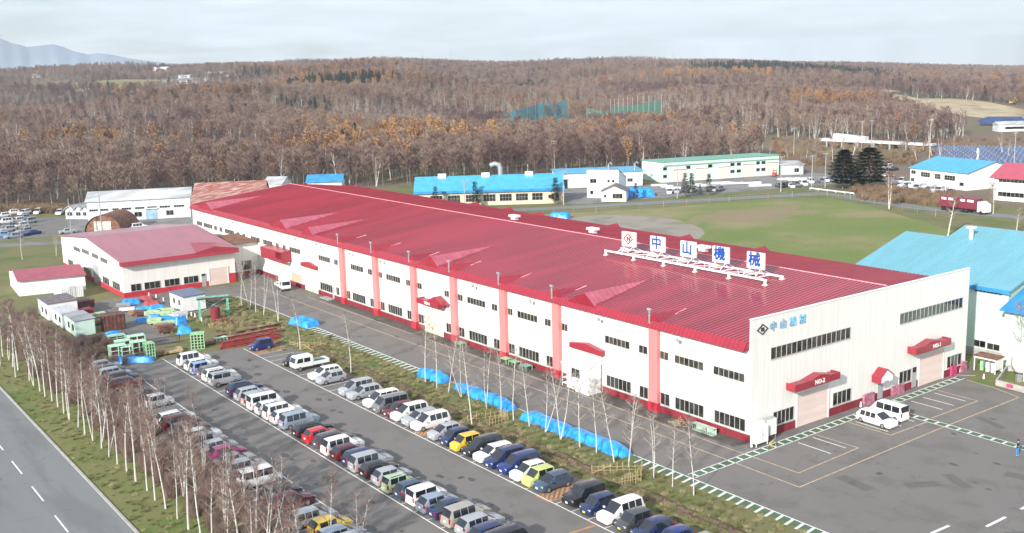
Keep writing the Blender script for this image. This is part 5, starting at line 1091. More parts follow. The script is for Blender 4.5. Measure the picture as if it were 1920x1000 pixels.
for c,L_,W,n_,th,rz,m,lb in ((z2(540,390),2.6,1.4,3,.2,-20,lgreen,'pale green stack behind blue bundle, far left one'),(z2(690,365),2.8,1.3,3,.2,-20,lgreen,'pale green stack farthest from the car park'),(z2(710,400),2.8,1.3,3,.2,-20,lgreen,'pale green stack just below another pale green stack'),(z2(560,485),2.2,1.3,3,.2,-15,lgreen,'pale green stack at lane edge in front of blue bundle'),
   (z2(690,500),3.6,1.1,2,.2,-10,lgreen,'long pale green stack near white-topped dark crates'),(z2(640,530),2.4,1,2,.2,-10,timd,'weathered timber stack beside the yard lane'),(z2(700,590),2.2,1.4,4,.22,-8,brn,'dark brown stack with white cover at yard lane'),(z2(400,390),2.2,1.4,3,.2,-20,brn,'rust brown stack behind low blue bundle'),(z2(240,340),2.6,1.2,2,.2,-20,wht,'white sheet stack at the yard lane left edge'),
   (z2(200,290),2.4,1.2,2,.2,-20,greyroof,'grey sheet stack by the entrance post'),(z2(870,400),2.6,1.2,3,.2,-30,greyroof,'grey board stack right of pale green stacks'),(z2(330,380),2.0,1.2,2,.25,-20,timd,'low timber stack behind rust brown stack'),(z2(790,440),1.8,1.2,3,.2,-20,mat('pale_cloth',(.55,.55,.5),.8,var=.2),'pale sheet stack among blue bundles'),
   (z1(560,250),4.6,2.2,4,.3,8,brn,'wide dark brown stack behind the storage huts'),(z1(610,350),2.8,2.0,4,.3,8,redband,'red-topped dark stack behind the storage huts'),(z1(740,360),3.4,1.2,3,.2,8,lgreen,'green stack between red-topped stack and brown box'),(z1(740,430),3.0,1.6,2,.25,8,timd,'low timber stack behind mint hut'),(z2(700,830),4.5,2.4,2,.12,-12,timber,'orange timber boards lying beside white minivan'),
   (z2(1230,720),4.2,1.0,2,.18,10,timd,'weathered beams in front of green grid crate'),(z2(620,860),1.8,1.2,3,.15,0,timd,'dark timber stack right of mint grid crate')):
    stack(lb,c,L_,W,n_,th,rz,m)
def gridcrate(label,c,L_,W,H,nx,nz,rz,m,group=None,depth=None):
    t=thing('grid_crate',label,'crate',(c[0],c[1],0),R(rz),group); ny=max(2,int(nx*W/L_))
    b=.09; mb=MB()
    for k in range(nz+1):
        z=k*(H-b)/nz; mb.box(0,L_,0,b,z,z+b); mb.box(0,L_,W-b,W,z,z+b); mb.box(0,b,b,W-b,z,z+b); mb.box(L_-b,L_,b,W-b,z,z+b)
    mb.build('rail',m,t,kind='stuff'); mb=MB()
    for k in range(nx+1):
        x=k*(L_-b*1.4)/nx; mb.box(x,x+b*1.4,-.01,b+.01,.0,H+.01); mb.box(x,x+b*1.4,W-b-.01,W+.01,0,H+.01)
    for k in range(1,ny): y=k*(W-b)/ny; mb.box(-.01,b,y,y+b,0,H+.01); mb.box(L_-b,L_+.01,y,y+b,0,H+.01)
    mb.build('upright',m,t,kind='stuff')
    MB().box(.1,L_-.1,.1,W-.1,H-.06,H-.02).build('top_sheet',m,t); MB().box(.15,L_-.15,.25,W-.25,.05,H-.1).build('contents',brn,t); return t
gridcrate('pale green grid crate standing before the white minivan row',z2(990,790),2.0,1.9,2.3,4,5,-22,gcr)
gridcrate('pale green grid crate right of mint pallet frames',z1(1350,850),1.3,1.6,2.4,3,5,0,gcr)
gridcrate('small mint grid crate beside the red beams',z2(1290,720),2.0,.9,.8,3,2,12,gpale)
for k,(c,L_,W,H) in enumerate(((z1(930,860),2.3,1.6,2.1),(z1(1060,850),2.3,1.6,1.9),(z1(1190,840),2.0,1.6,2.5),(z1(900,650),2.6,1.4,1.0),(z1(1000,760),2.4,1.6,1.6),(z1(1150,730),2.4,1.5,2.0))):
    gridcrate(f'open mint pallet frame, {ORD[k]} of six behind long blue bundle',c,L_,W,H,2,3,-3,gpale,'open mint pallet frames')
bb=thing('steel_box','dark brown steel box on the storage yard lane edge','box',(*z1(850,520),0),R(-4)); MB().box(0,3.4,0,2.6,.1,2.6).build('body',brn,bb)
for k in range(6): MB().box(k*.62+.05,k*.62+.15,-.06,0,.1,2.6).build('rib',brn,bb)
for nme,cat,lb,(x0,x1,y0,y1),h,wm_,rm_ in (('storage_hut','hut','pale mint storage hut with grey roof, nearest of the three',(-43.9,-40.9,100.2,107.0),2.6,mint,greyroof),('storage_hut','hut','white storage hut with pale grey roof, middle of the three',(-44.1,-41.3,107.6,114.2),2.4,oldwhite,mat('pale_grey_roof',(.5,.5,.52),.6,var=.15)),('storage_hut','hut','white storage hut with dark brown roof, farthest of the three',(-44.4,-39.6,115.4,122.4),2.9,white,dkroof)):
    t=thing(nme,lb,cat,(x0,y0,0),0,'storage huts left of the yard lane'); MB().box(0,x1-x0,0,y1-y0,.1,h).build('wall',wm_,t); MB().prism([(-.15,-.15,h+.01),(-.15,-.15,h+.13),(x1-x0+.15,-.15,h+.23),(x1-x0+.15,-.15,h+.11)],(0,y1-y0+.3,0)).build('roof',rm_,t)
    for q_ in(1.0,3.6): MB().box(-.04,-.0,q_,q_+1.0,.9,1.9).build('window',glass,t)
t=thing('office_hut','small white hut with slate blue roof in the storage yard','hut',(-24.6,105.6,0),R(2)); MB().box(0,4.0,0,6.2,.15,2.7).build('wall',white,t); MB().prism([(-.2,-.2,2.71),(-.2,-.2,2.83),(4.2,-.2,2.95),(4.2,-.2,2.83)],(0,6.6,0)).build('roof',mat('slate_blue_roof',(.14,.17,.25),.5,var=.1),t)
for a in(1.2,3.6): window(t,'x',a,a+1.0,1.1,2.0,0,2,glass)
t=thing('portal_frame','tall green steel portal frame with cross bracing beside the white hut','steel frame',(-24.6,98.2,0),R(-18))
for x in(0,4.6):
    for y in(0,1.5): MB().box(x,x+.35,y,y+.35,0,3.4).build('column',teal,t)
    MB().box(x+.1,x+.25,.35,1.5,.6,.8).box(x+.1,x+.25,.35,1.5,2.6,2.8).build('tie',teal,t)
MB().box(-.2,5.1,0,.3,3.4,3.65).build('top_beam',brn,t); MB().box(-.2,5.1,1.5,1.8,3.4,3.65).build('top_beam',teal,t); MB().tube([(.3,1.6,.9),(4.7,1.6,3.2)],.06,5).build('brace',teal,t); MB().tube([(.3,1.7,3.2),(4.7,1.7,.9)],.06,5).build('brace',teal,t)
t=thing('red_machine','rusty red cylindrical machine part in front of the green portal frame','machine part',(*z2(1280,440),0)); MB().tube([(0,0,.2),(0,0,2.2)],.8,14).build('drum',redband,t,smooth=40); MB().box(-1.1,1.1,-.8,.8,0,.2).build('skid',rust,t)
rustm=mat('rusty_scrap',(.26,.12,.07),.85,var=.35,scale=3)
mb=MB(); rnd=random.Random(5)
for k in range(70):
    c=z2(1330,480) if k<35 else z2(1420,500); a=Vector((c[0]+rnd.uniform(-1.6,1.6),c[1]+rnd.uniform(-1.6,1.6),rnd.uniform(0,.5))); b_=a+Vector((rnd.uniform(-1,1),rnd.uniform(-1,1),rnd.uniform(0,.5))); mb.tube([a,b_],rnd.uniform(.03,.09),5)
mb.build('scrap_heap',rustm,None,kind='stuff')['label']='heap of tangled rusty scrap among dry weeds'
rbeam=mat('dull_red_beam',(.30,.055,.05),.6,var=.25,scale=1.5)
def ibeam(label,x0,y0,L_,rz,z,m,h=.45,w_=.35,grp='red steel beams stacked at the end of the car park'):
    t=thing('steel_beam',label,'beam',(x0,y0,z),R(rz),grp); MB().box(0,L_,-w_/2,w_/2,0,.06).build('bottom_flange',m,t); MB().box(0,L_,-w_/2,w_/2,h-.06,h).build('top_flange',m,t); MB().box(0,L_,-.04,.04,.06,h-.06).build('web',m,t)
for k in range(4): ibeam(f'dull red beam, {ORD[k]} from the front beside navy kei car',-29.2+k*.35,77.2+k*.62,9.5,-1+k,0.02,rbeam)
ibeam('upper dull red beam lying on the front beams',-28.6,77.8,8.2,2,.5,rbeam)
for k,(a,l,m) in enumerate(((80.4,11,rbeam),(81.4,10,rbeam),(82.6,9,lgreen),(83.6,11,brn),(85.0,10,rustm))): ibeam(f'long beam behind the red beams, {ORD[k]} row back',-28.2+k*.3,a,l,4,.3 if k%2 else .02,m,.35,.3)
t=thing('yard_gate','low dark mesh gate across the yard lane behind white minivan','gate',(-37.0,86.1,0),R(-5))
MB().box(0,4.6,-.03,.03,1.15,1.22).box(0,4.6,-.03,.03,.15,.22).build('gate_rail',blackm,t)
for k in range(24): MB().box(k*.2,k*.2+.03,-.02,.02,.22,1.15).build('bar',blackm,t)
for x in(-.1,4.6): MB().box(x,x+.14,-.07,.07,0,1.5).build('post',brn,t)
for k,(a,b) in enumerate(((500,190),(585,210),(670,250),(830,330),(880,360),(945,470),(998,425),(1040,440),(1118,490),(760,290))):
    c=z2(a,b); t=thing('marker_post',f'dark marker post with white sleeve, {ORD[k]} of the storage yard posts','post',(*c,0),0,'marker posts in the storage yard'); MB().tube([(0,0,0),(0,0,.5)],.05,6).build('stem',blackm,t); MB().tube([(0,0,.5),(0,0,1.15)],.12,8).build('sleeve',white,t)
# utility poles and lamp posts
def pole(label,x,y,h,z=0,arm=1.4,m=concrete,name='utility_pole',cat='pole',light=False):
    t=thing(name,label,cat,(x,y,z)); MB().tube([(0,0,0),(0,0,h)],[.17,.1],8).build('pole_shaft',m,t)
    if arm:
        for k,zz in enumerate((h-.5,h-1.2)): MB().box(-arm,arm,-.05,.05,zz,zz+.1).build('crossarm',steel,t)
        for s in(-1,-.4,.4,1): MB().tube([(s*arm*.9,0,h-.4),(s*arm*.9,0,h-.15)],.05,6).build('insulator',white,t)
    if light: MB().box(-.9,-.1,-.2,.2,h,h+.15).build('lamp_head',white,t)
p=gp(193,446); pole('tall grey lamp post in front of the quonset hut',p.x,p.y,11,arm=0,name='lamp_post',cat='lamp post',light=True,m=steel)
p=gp(135,446); pole('thin grey pole at the left corner behind annex hall',p.x,p.y,10,arm=0,m=steel)
for k,(a,b,h) in enumerate(((1057,385,10),(872,395,9),(1270,372,10),(1464,360,11),(1522,350,10),(1547,352,11),(1742,309,17),(1615,290,14),(1633,288,14),(1901,310,12),(1430,285,12),(1488,300,13),(1040,330,13))):
    p=gp(a,b) if a<1600 else hit(a,b); pole(f'concrete utility pole with crossarms, {ORD[k]} of those beyond the factory',p.x,p.y,h,z=p.z)
for k,(a,b) in enumerate(((486,196),(519,205),(568,212))):
    p=hit(a,b+18); pole(f'pale pole standing in the forest above the factory, {ORD[k]} from the left',p.x,p.y,16,z=p.z)
# guardrails, country road fence
def wrail(label,a,b,h=.8):
    A,B=Vector(a),Vector(b); t=thing('guard_rail',label,'guard rail',A); d=B-A; n_=int(d.length/3); nn=d.normalized().cross(Vector((0,0,1)))
    MB().prism([Vector((0,0,h-.35)),d+Vector((0,0,h-.35)),d+Vector((0,0,h)),Vector((0,0,h))],nn*.08).build('rail',white,t)
    for k in range(n_+1): q_=d*k/n_; MB().box(q_.x-.06,q_.x+.06,q_.y-.06,q_.y+.06,q_.z-.2,q_.z+h-.2).build('post',white,t)
wrail('white guard rail on the bend of the country road',(185.1,137.7,0),(183,120,0))
a=hit(1222,292); b=hit(1322,289); wrail('white guard rail behind the mint warehouse roof',a,b,1)
# elevated white walkway / viaduct
a,b=hit(1536,275),hit(1747,284); A=Vector((a.x,a.y,a.z)); B=Vector((b.x,b.y,b.z)); t=thing('viaduct','long thin white bridge deck on posts before the bare forest','bridge',A); d=B-A; nn=Vector((-d.y,d.x,0)).normalized()
MB().prism([Vector((0,0,2.6)),d+Vector((0,0,2.2)),d+Vector((0,0,3.0)),Vector((0,0,3.6))],nn*5).build('deck',oldwhite,t)
for k in range(7): q_=d*(k+.5)/7; MB().box(q_.x-.3,q_.x+.3,q_.y-.3,q_.y+.3,q_.z-3,q_.z+2.6).build('pier',concrete,t)
MB().prism([d*.13+Vector((0,0,3.6)),d*.42+Vector((0,0,3.4)),d*.42+Vector((0,0,5.0)),d*.13+Vector((0,0,6.0))],nn*4).build('side_screen',oldwhite,t)
# solar arrays
solarm=mat('solar_panel_blue',(.02,.05,.15),.3,var=.3,scale=.3,spec=.7)
S0=thing('solar_farm','tilted rows of dark blue solar panels right of the white sign tower','solar panels'); 
c0=hit(1778,309); cnt=0
base=[hit(1775,308),hit(1858,309),hit(1838,285),hit(1925,282)]
u=Vector((.55,-.83,0)); v=Vector((.83,.55,0)); o0=Vector((279,150,0))
for i in range(9):
    for j in range(9):
        q_=o0+v*(i*8.0)+u*(j*5.2-i*.6); 
        if j*5.2-i*.6>44: continue
        m=MB().prism([Vector((0,0,.6)),u*4.8+Vector((0,0,.6)),u*4.8+v*6.2+Vector((0,0,1.5)),v*6.2+Vector((0,0,1.5))],(0,0,-.08)); P_=m.build('panel_table',solarm,S0,loc=(q_.x,q_.y,terr(q_.x,q_.y)))
        for s_ in (0,1,2,3): f=MB().prism([u*(4.8*s_/3)-u*.04+Vector((0,0,.61)),u*(4.8*s_/3)+u*.04+Vector((0,0,.61)),u*(4.8*s_/3)+u*.04+v*6.2+Vector((0,0,1.52)),u*(4.8*s_/3)-u*.04+v*6.2+Vector((0,0,1.52))],(0,0,.03)); f.build('frame_bar',white,P_)
S1=thing('solar_farm','distant flat field of blue solar panels below the sand pit','solar panels'); 
for k in range(7):
    a,b=hit(1838+k*3,236-k*1.4),hit(1922,237-k*1.5); 
    a.z+=1;b.z+=1; MB().prism([a,b,b+Vector((3,4,1.6)),a+Vector((3,4,1.6))],(0,0,-.1)).build('panel_row',solarm,S1)
# sign tower, billboard, masts
p=hit(1832,318); t=thing('sign_tower','tall white twin-post sign tower beside the solar farm','sign',p); t.scale=(.5,.5,.5); MB().box(-.7,-.3,-.2,.2,0,11).box(.3,.7,-.2,.2,0,11).build('post',white,t); MB().tube([(0,-.3,12.4),(0,.3,12.4)],1.4,14).build('round_sign',white,t); MB().box(-1.6,1.6,-.2,.2,7.4,8.2).build('sign_arm',white,t); MB().box(-.8,.8,-.25,.25,13.6,15).build('sign_head',white,t)
p=hit(1270,285); t=thing('billboard','small white billboard with blue lettering patch above the mint warehouse','billboard',p,R(-36)); MB().box(-2.6,2.6,-.1,.1,4,7.4).build('board',white,t); MB().box(-1.2,1.8,-.16,-.1,5,6.2).build('blue_patch',lbl,t); MB().box(-2,-1.8,-.1,.1,0,4).box(1.8,2,-.1,.1,0,4).build('post',steel,t)
for px,py,h,lb in ((846,116,45,'thin lattice mast on the hilltop left of centre'),(1262,112,38,'thin lattice mast on the hilltop right of centre')):
    p=hit(px,py+3); t=thing('lattice_mast',lb,'mast',p); MB().tube([(-1.6,-1.6,0),(-.4,-.4,h)],.35,4).tube([(1.6,-1.6,0),(.4,-.4,h)],.35,4).tube([(0,1.6,0),(0,.4,h)],.35,4).build('mast_leg',teal,t)
    for k in range(9): zz=h*k/9; s_=1.6-1.2*k/9; MB().tube([(-s_,-s_,zz),(s_,-s_,zz+h/9)],.2,4).tube([(s_,-s_,zz),(0,s_,zz+h/9)],.2,4).build('brace',teal,t)
# golf range nets
netm=bpy.data.materials.new('green_net'); netm.use_nodes=True; n_=netm.node_tree; b=n_.nodes['Principled BSDF']; b.inputs['Base Color'].default_value=(.06,.20,.15,1); b.inputs['Roughness'].default_value=.9; b.inputs['Alpha'].default_value=.8
netb=netm.copy(); netb.name='blue_net'; netb.node_tree.nodes['Principled BSDF'].inputs['Base Color'].default_value=(.05,.21,.26,1)
def nets(label,pl,h,m,npole,pm,ph):
    P_=[hit(*q_) for q_ in pl]; t=thing('range_net',label,'net',P_[0]); o=P_[0]
    for (a,b),(h0,h1) in zip(zip(P_,P_[1:]),zip(h,h[1:])):
        A,B=a-o,b-o; mb=MB(); s=8
        for k in range(s):
            c,d=A.lerp(B,k/s),A.lerp(B,(k+1)/s); z0=h0+(h1-h0)*k/s; z1=h0+(h1-h0)*(k+1)/s; sg=lambda q_:-.6*math.sin(q_*math.pi)
            mb.quad(c,d,d+Vector((0,0,z1+sg((k+1)/s))),c+Vector((0,0,z0+sg(k/s))))
        mb.build('net_panel',m,t)
    tot=npole
    for k in range(tot):
        f=k/(tot-1)*(len(P_)-1); i=min(int(f),len(P_)-2); q_=P_[i].lerp(P_[i+1],f-i)-o; hh=ph; MB().tube([q_,q_+Vector((0,0,hh))],.2,5).build('net_pole',pm,t)
nets('tall green range net hung between a row of pale poles',[(1145,246),(1240,254)],[17,20],netm,11,steel,23)
nets('low green range net left of the pale poles',[(1100,232),(1140,240)],[12,12],netm,4,timd,13)
nets('long blue-green range net at the left side of golf range',[(925,236),(968,234),(1010,226),(1066,222)],[8,11,13,14],netb,9,timd,16)
# clearing sheets on the hills
pts=lambda L_:[(lambda p:(p.x,p.y))(hit(*q_)) for q_ in L_]
tan=groundmat('sand_pit_soil',(.42,.33,.20),(.50,.42,.28),(.30,.24,.15),.02,.05,fine=.3,finevar=.2,bump=.6)
meadow=groundmat('pale_meadow',(.20,.19,.10),(.26,.22,.13),(.15,.17,.07),.01,.02,fine=.3,finevar=.15,bump=.3)
PIT=pts([(1660,176),(1700,180),(1725,186),(1790,186),(1850,192),(1925,206),(1925,228),(1860,224),(1800,218),(1750,205),(1700,192)])
MEAD=pts([(45,160),(130,152),(200,152),(330,150),(350,160),(300,170),(230,176),(120,174),(60,172)])
RANGE=pts([(930,238),(1010,228),(1066,224),(1110,234),(1145,248),(1060,254),(960,252)])
HILL2=pts([(1568,164),(1600,160),(1640,163),(1690,173),(1650,176),(1600,170)])
drape('sand_pit',PIT,tan); drape('meadow',MEAD,meadow,.4,30); drape('range_field',RANGE,meadow); drape('hill_clearing',HILL2,tan,.4)
GREY=pts([(290,172),(300,160),(320,150),(400,140),(440,140),(440,150),(380,156),(330,166)]); drape('hill_yard',GREY,groundmat('gravel_yard',(.30,.29,.27),(.36,.35,.33),(.22,.22,.18),.02,.03,fine=.4),.45)
for k,(a,b,w_,h,dp,wm2,rm2,lb) in enumerate(((301,140,24,11,16,white,white,'white box building on the left hilltop'),(345,147,16,4,9,oldwhite,greyroof,'low grey-roofed building on the hill yard, left one'),(405,141,26,4,9,oldwhite,greyroof,'low grey-roofed building on the hill yard, far one'),(345,158,10,4,8,white,greyroof,'small white building at the front of the hill yard'),(418,148,14,4,8,oldwhite,white,'low white building on the right of the hill yard'),(515,227,9,4,7,oldwhite,greyroof,'small grey-roofed house hidden in the forest left of centre'),(64,145,18,4,8,oldwhite,greyroof,'low pale building at far left below the mountains'),(1902,247,16,4,7,oldwhite,greyroof,'white shed at the right edge below the sand pit'))):
    p=hit(a,b); t=thing('distant_building',lb,'building',(p.x,p.y,p.z-.5),R(-36)); MB().box(-w_/2,w_/2,0,dp,0,h).build('wall',wm2,t); MB().prism([(-w_/2-.4,-.4,h+.05),(-w_/2-.4,dp/2,h+1.6),(-w_/2-.4,dp+.4,h+.05)],(w_+.8,0,0)).build('roof',rm2,t); MB().box(-w_*.3,w_*.3,-.06,-.01,h*.45,h*.75).build('window',glass,t)
p=hit(1898,196); t=thing('excavator','small yellow excavator on the sand pit at far right','excavator',p); exy=mat('excavator_yellow',(.6,.38,.05),.5,var=.1); MB().box(-2,2,-1.3,1.3,1,2.6).build('cabin',exy,t); MB().box(-2.4,2.4,-1.5,-.9,0,.9).box(-2.4,2.4,.9,1.5,0,.9).build('track',trim,t); MB().tube([(1.6,0,2.2),(4,0,5.6),(6.4,0,2.6)],.3,5).build('boom',exy,t)
# ------------------------------------------------------------------ forest
FT_=[bare_tree(101+k,H=11.5,twn=520,tw=.085,spread=.33,trunk=.15,low=.35,tl=(.6,1.7),bm_=bark3) for k in range(4)]
FT_+=[bare_tree(121+k,H=12.5,twn=330,tw=.06,spread=.24,trunk=.17,low=.38,tl=(.6,1.5),bm_=bark2,multi=(2 if k else False)) for k in range(3)]
def leafy(seed,H,m,n=620,ls=.42,spread=.3):
    rnd=random.Random(seed); a=bare_tree(seed,H=H,twn=160,tw=.08,spread=spread,trunk=.15,low=.35,bm_=bark3,tm=m); C_=MB(); 
    v=[Vector(p.co) for p in a[1].vertices]
    for k in range(n):
        c=rnd.choice(v)+Vector((rnd.uniform(-.5,.5),rnd.uniform(-.5,.5),rnd.uniform(-.4,.4))); u=Vector((rnd.uniform(-1,1),rnd.uniform(-1,1),rnd.uniform(-1,1))).normalized()*ls*.5; w_=u.orthogonal().normalized()*ls*.4; C_.quad(c-u-w_,c+u-w_,c+u+w_,c-u+w_)
    C_.v+= [tuple(p) for p in v]; off=len(C_.v)-len(v)
    for p in a[1].polygons: C_.f.append(tuple(off+i for i in p.vertices)); C_.m.append(0)
    return a[0],C_.mesh('crown',m)
FT_+=[leafy(141,12,leafo),leafy(142,10.5,leafo)]
def conifer(seed,H=12,wd=.24,n=900,drop=.25,ls=.55,rnd_=False):
    rnd=random.Random(seed); T=MB().tube([(0,0,-.1),(0,0,H)],[.2,.03],6,cap=False); C_=MB()
    for k in range(n):
        f=.12+.88*rnd.random()**1.15; z=f*H; r_=H*wd*((1-f)**.85 if not rnd_ else min(1,(1-f)*1.9)**.6*min(1,.35+f*2.4))*(.75+.25*math.sin(z*5+seed))+.12; rr=r_*rnd.random()**.45; a=rnd.uniform(0,6.283); d=Vector((math.cos(a),math.sin(a),-drop)); c=Vector((math.cos(a)*rr,math.sin(a)*rr,z-rr*drop)); s=Vector((-d.y,d.x,rnd.uniform(-.3,.3))).normalized()*ls*.32
        e=c+d.normalized()*ls; C_.quad(c-s,e-s*.3,e+s*.3,c+s)
    return T.mesh('trunk',bark3),C_.mesh('crown',leafg)
CON=[conifer(1),conifer(2,11,.3)]
FT_+=CON
SRC=[tmpl('tree_source',(a,b)) for a,b in FT_]
def blob(L_): return [(lambda p:(p.x,p.y,r_))(hit(a,b)) for a,b,r_ in L_]
OR_=blob([(590,310,28),(640,300,22),(700,285,34),(770,290,30),(800,275,26),(850,290,22),(750,300,22),(650,320,15),(1100,262,36),(1200,262,30),(1240,255,26),(1130,285,26),(130,285,22),(160,288,22),(330,292,14),(230,285,14),(550,150,90),(620,145,110),(640,160,80),(1560,200,40),(1600,205,40),(1540,210,25),(250,180,35),(420,190,30),(600,268,22),(1340,150,70),(1900,165,60),(1700,160,50)])
CO_=blob([(580,168,34),(640,165,30),(690,158,30),(480,150,30),(585,218,18),(540,214,10),(1400,135,90),(1450,135,100),(1520,140,100),(1560,148,80),(1600,158,60),(1480,128,110),(1640,160,40),(1700,172,18),(1080,122,90),(900,124,70),(950,121,60),(945,268,13),(330,255,9),(1050,246,9),(200,178,9),(120,280,8),(985,172,25),(1350,180,10),(655,300,7),(440,232,10)])
PALE=blob([(60,276,30),(120,279,30),(180,281,30),(240,283,30),(300,284,30),(360,284,30),(420,285,30),(480,290,30),(1000,200,30),(1060,199,30),(1120,198,30),(1180,199,30),(1240,200,30),(1560,250,40),(1640,250,40),(1720,250,40),(110,262,55),(300,268,40),(150,250,60),(700,235,50),(900,220,50),(1250,220,60),(1350,230,60),(1480,235,70),(1600,245,80),(1700,250,80),(1800,210,90),(420,270,50),(1750,255,60)])
CLR=[(-420,-420),(-420,330),(-120,300),(-20,284),(40,276),(72,262),(104,247),(150,236),(193,223),(225,205),(245,214),(300,250),(330,262),(352,205),(400,215),(430,190),(460,160),(520,60),(500,-420)]
RIB1=pts([(-60,284),(120,287),(270,290),(420,291),(520,299),(520,309),(270,302),(120,300),(-60,296)])
RIB2=pts([(980,205),(1100,203),(1250,206),(1250,212),(1100,209),(980,210)])
RIB3=pts([(1300,262),(1420,258),(1530,262),(1530,300),(1440,292),(1300,285)])
OPEN=pts([(1640,178),(1925,200),(1925,290),(1830,262),(1790,250),(1760,232),(1700,215),(1660,198)])
GAPP=[PIT,MEAD,RANGE,HILL2,GREY,RIB1,RIB2,RIB3,OPEN]
rnd=random.Random(99); FPTS=[]
ext=34
def kind_at(x,y):
    for bx,by,r_ in CO_:
        if (x-bx)**2+(y-by)**2<r_*r_*rnd.uniform(.3,1.3): return 9+rnd.randrange(2)
    for bx,by,r_ in OR_:
        if (x-bx)**2+(y-by)**2<r_*r_*rnd.uniform(.2,1.4) and rnd.random()<.5: return 7+rnd.randrange(2)
    pp=.07+.25*max(0,mnoise.noise(Vector((x/60,y/60,9))))
    for bx,by,r_ in PALE:
        if (x-bx)**2+(y-by)**2<r_*r_: pp=.5
    if rnd.random()<pp: return 4+rnd.randrange(3)
    if rnd.random()<.006: return 9+rnd.randrange(2)
    if rnd.random()<.015: return 7+rnd.randrange(2)
    return rnd.randrange(4)
d=235.
while d<2750:
    s=5.4 if d<620 else 6.6 if d<1100 else 8.6 if d<1800 else 11
    da=s/d; az=-R(ext)
    while az<R(ext):
        a=YAW-az-da*rnd.uniform(-.45,.45); dd=d+s*rnd.uniform(-.45,.45); x=CAM.x+dd*math.cos(a); y=CAM.y+dd*math.sin(a); az+=da
        if d<700 and inpoly(x,y,CLR): continue
        if any(inpoly(x,y,P_) for P_ in GAPP): continue
        k=kind_at(x,y); sc=rnd.uniform(.72,1.15)*(1.05 if d<500 else 1)
        if d>1100: sc*=1.12
        FPTS.append((x,y,terr(x,y)-.1,rnd.uniform(0,6.28),sc,k,dd,az))
    d+=s*.92
print('forest',len(FPTS))
vis=sorted([p for p in FPTS if abs(p[7])<R(27)],key=lambda p:p[6])
near=set(id(p) for p in vis[:300])
LB={0:'bare brown tree standing in the near edge of forest beyond the car parks',1:'pale-trunked bare birch in the near edge of forest beyond the buildings',2:'tree holding rust orange leaves in the near forest edge',3:'dark green conifer among bare trees in the near forest edge'}
ORDX={}
for cl in (1,2,3):
    L_=sorted([p for p in vis[:300] if (0 if p[5]<4 else 1 if p[5]<7 else 2 if p[5]<9 else 3)==cl],key=lambda p:p[7])
    for i_,p in enumerate(L_):
        if i_<len(ORD): ORDX[id(p)]=ORD[i_]
SH={1:'pale-trunked birch in the near forest edge, %s pale one from the left',2:'rust-leaved tree in the near forest edge, %s rust one from the left',3:'dark conifer in the near forest edge, %s conifer from the left'}
for p in vis[:300]:
    c=0 if p[5]<4 else 1 if p[5]<7 else 2 if p[5]<9 else 3
    place_tree(FT_[p[5]],p[0],p[1],p[2],p[3],p[4],(SH[c]%ORDX[id(p)] if id(p) in ORDX else LB[c]),('bare brown trees at the forest edge','pale birches at the forest edge','rust-leaved trees at the forest edge','conifers at the forest edge')[c],name=('bare_tree','pale_birch','rust_leaved_tree','conifer')[c])
scatter('forest',[p[:6] for p in FPTS if id(p) not in near],SRC,'leafless brown autumn forest covering the hills')
# scattered trees and thickets between the buildings at the right
SCT=[]
def sc_tree(px,py,k,s,lb,grp=None,nm='bare_tree'):
    p=hit(px,py); place_tree(FT_[k],p.x,p.y,p.z,rnd.uniform(0,6.28),s,lb,grp,name=nm)
BT=CON
bigp=[conifer(5,13,.30,3800,-.15,.8,True),conifer(6,13.5,.38,4600,-.12,.8,True)]
def pine(px,py,ms,s,lb):
    p=gp(px,py); place_tree(ms,p.x,p.y,0,1,s,lb,None,name='pine_tree')
pine(1580,354,bigp[0],(1.25,.93),'broad dark pine, left of the pair by the country road bend'); pine(1630,352,bigp[1],(1.35,.92),'broad dark pine, right of the pair by the country road bend')
SPR=[conifer(11,6.5,.2,420,-.1,.6),conifer(12,7,.22,480,-.1,.6)]
for k,(a,b,s,lb) in enumerate(((817,392,1.0,'small spruce before the left part of sky blue roof hall'),(893,388,1.05,'small spruce before the middle of sky blue roof hall'),(1040,383,1.2,'dark spruce at the right end of sky blue roof hall'),(1193,374,.7,'small pine beside the blue tarp heap'),(1285,369,1.1,'open-crowned pine in front of mint warehouse, left one'),(1298,368,1.0,'open-crowned pine in front of mint warehouse, middle one'),(1330,366,1.0,'open-crowned pine in front of mint warehouse, right one'),(1313,367,.5,'little pine between two taller pines before mint warehouse'))): pine(a,b,SPR[k%2],s,lb)
sc_tree(1667,393,5,.85,'spreading bare tree standing alone on the far edge of playing field'); sc_tree(1777,443,5,.8,'bare bushy tree just behind the cyan roof ridge'); sc_tree(1862,402,4,.7,'bare tree right of the maroon lorry'); sc_tree(1905,440,5,.5,'small bare bush behind the cyan roof at right edge')
p=gp(1898,700); place_tree(SP[0],51-4.4,-4.5,0,1,1.0,'thin bare birch against the mint wall behind white tank',None)
k=0; rr_=random.Random(4)
for a,b in sorted(((1440,300),(1455,296),(1470,300),(1475,305),(1498,310),(1512,302),(1530,305),(1560,300),(1580,296),(1600,292),(1690,300),(1700,296),(1718,298),(1732,294),(1750,296),(1765,300),(1790,290),(1805,288),(1880,290),(1890,300),(1870,285),(1640,300),(1250,300),(1265,296),(1290,300),(1310,296),(1340,294),(1370,292),(1400,290),(1425,292),(1500,330),(1540,320),(1552,325),(1180,305),(1215,296))):
    sc_tree(a+rr_.uniform(-2,2),b+rr_.uniform(-3,3),rr_.choice((0,1,4,5,6,4)),rr_.uniform(.55,.85),f'bare tree in the loose thickets from warehouse to solar farm, {ORD[k]} from the left','loose thicket trees between warehouse and solar farm'); k+=1
pts_=[]
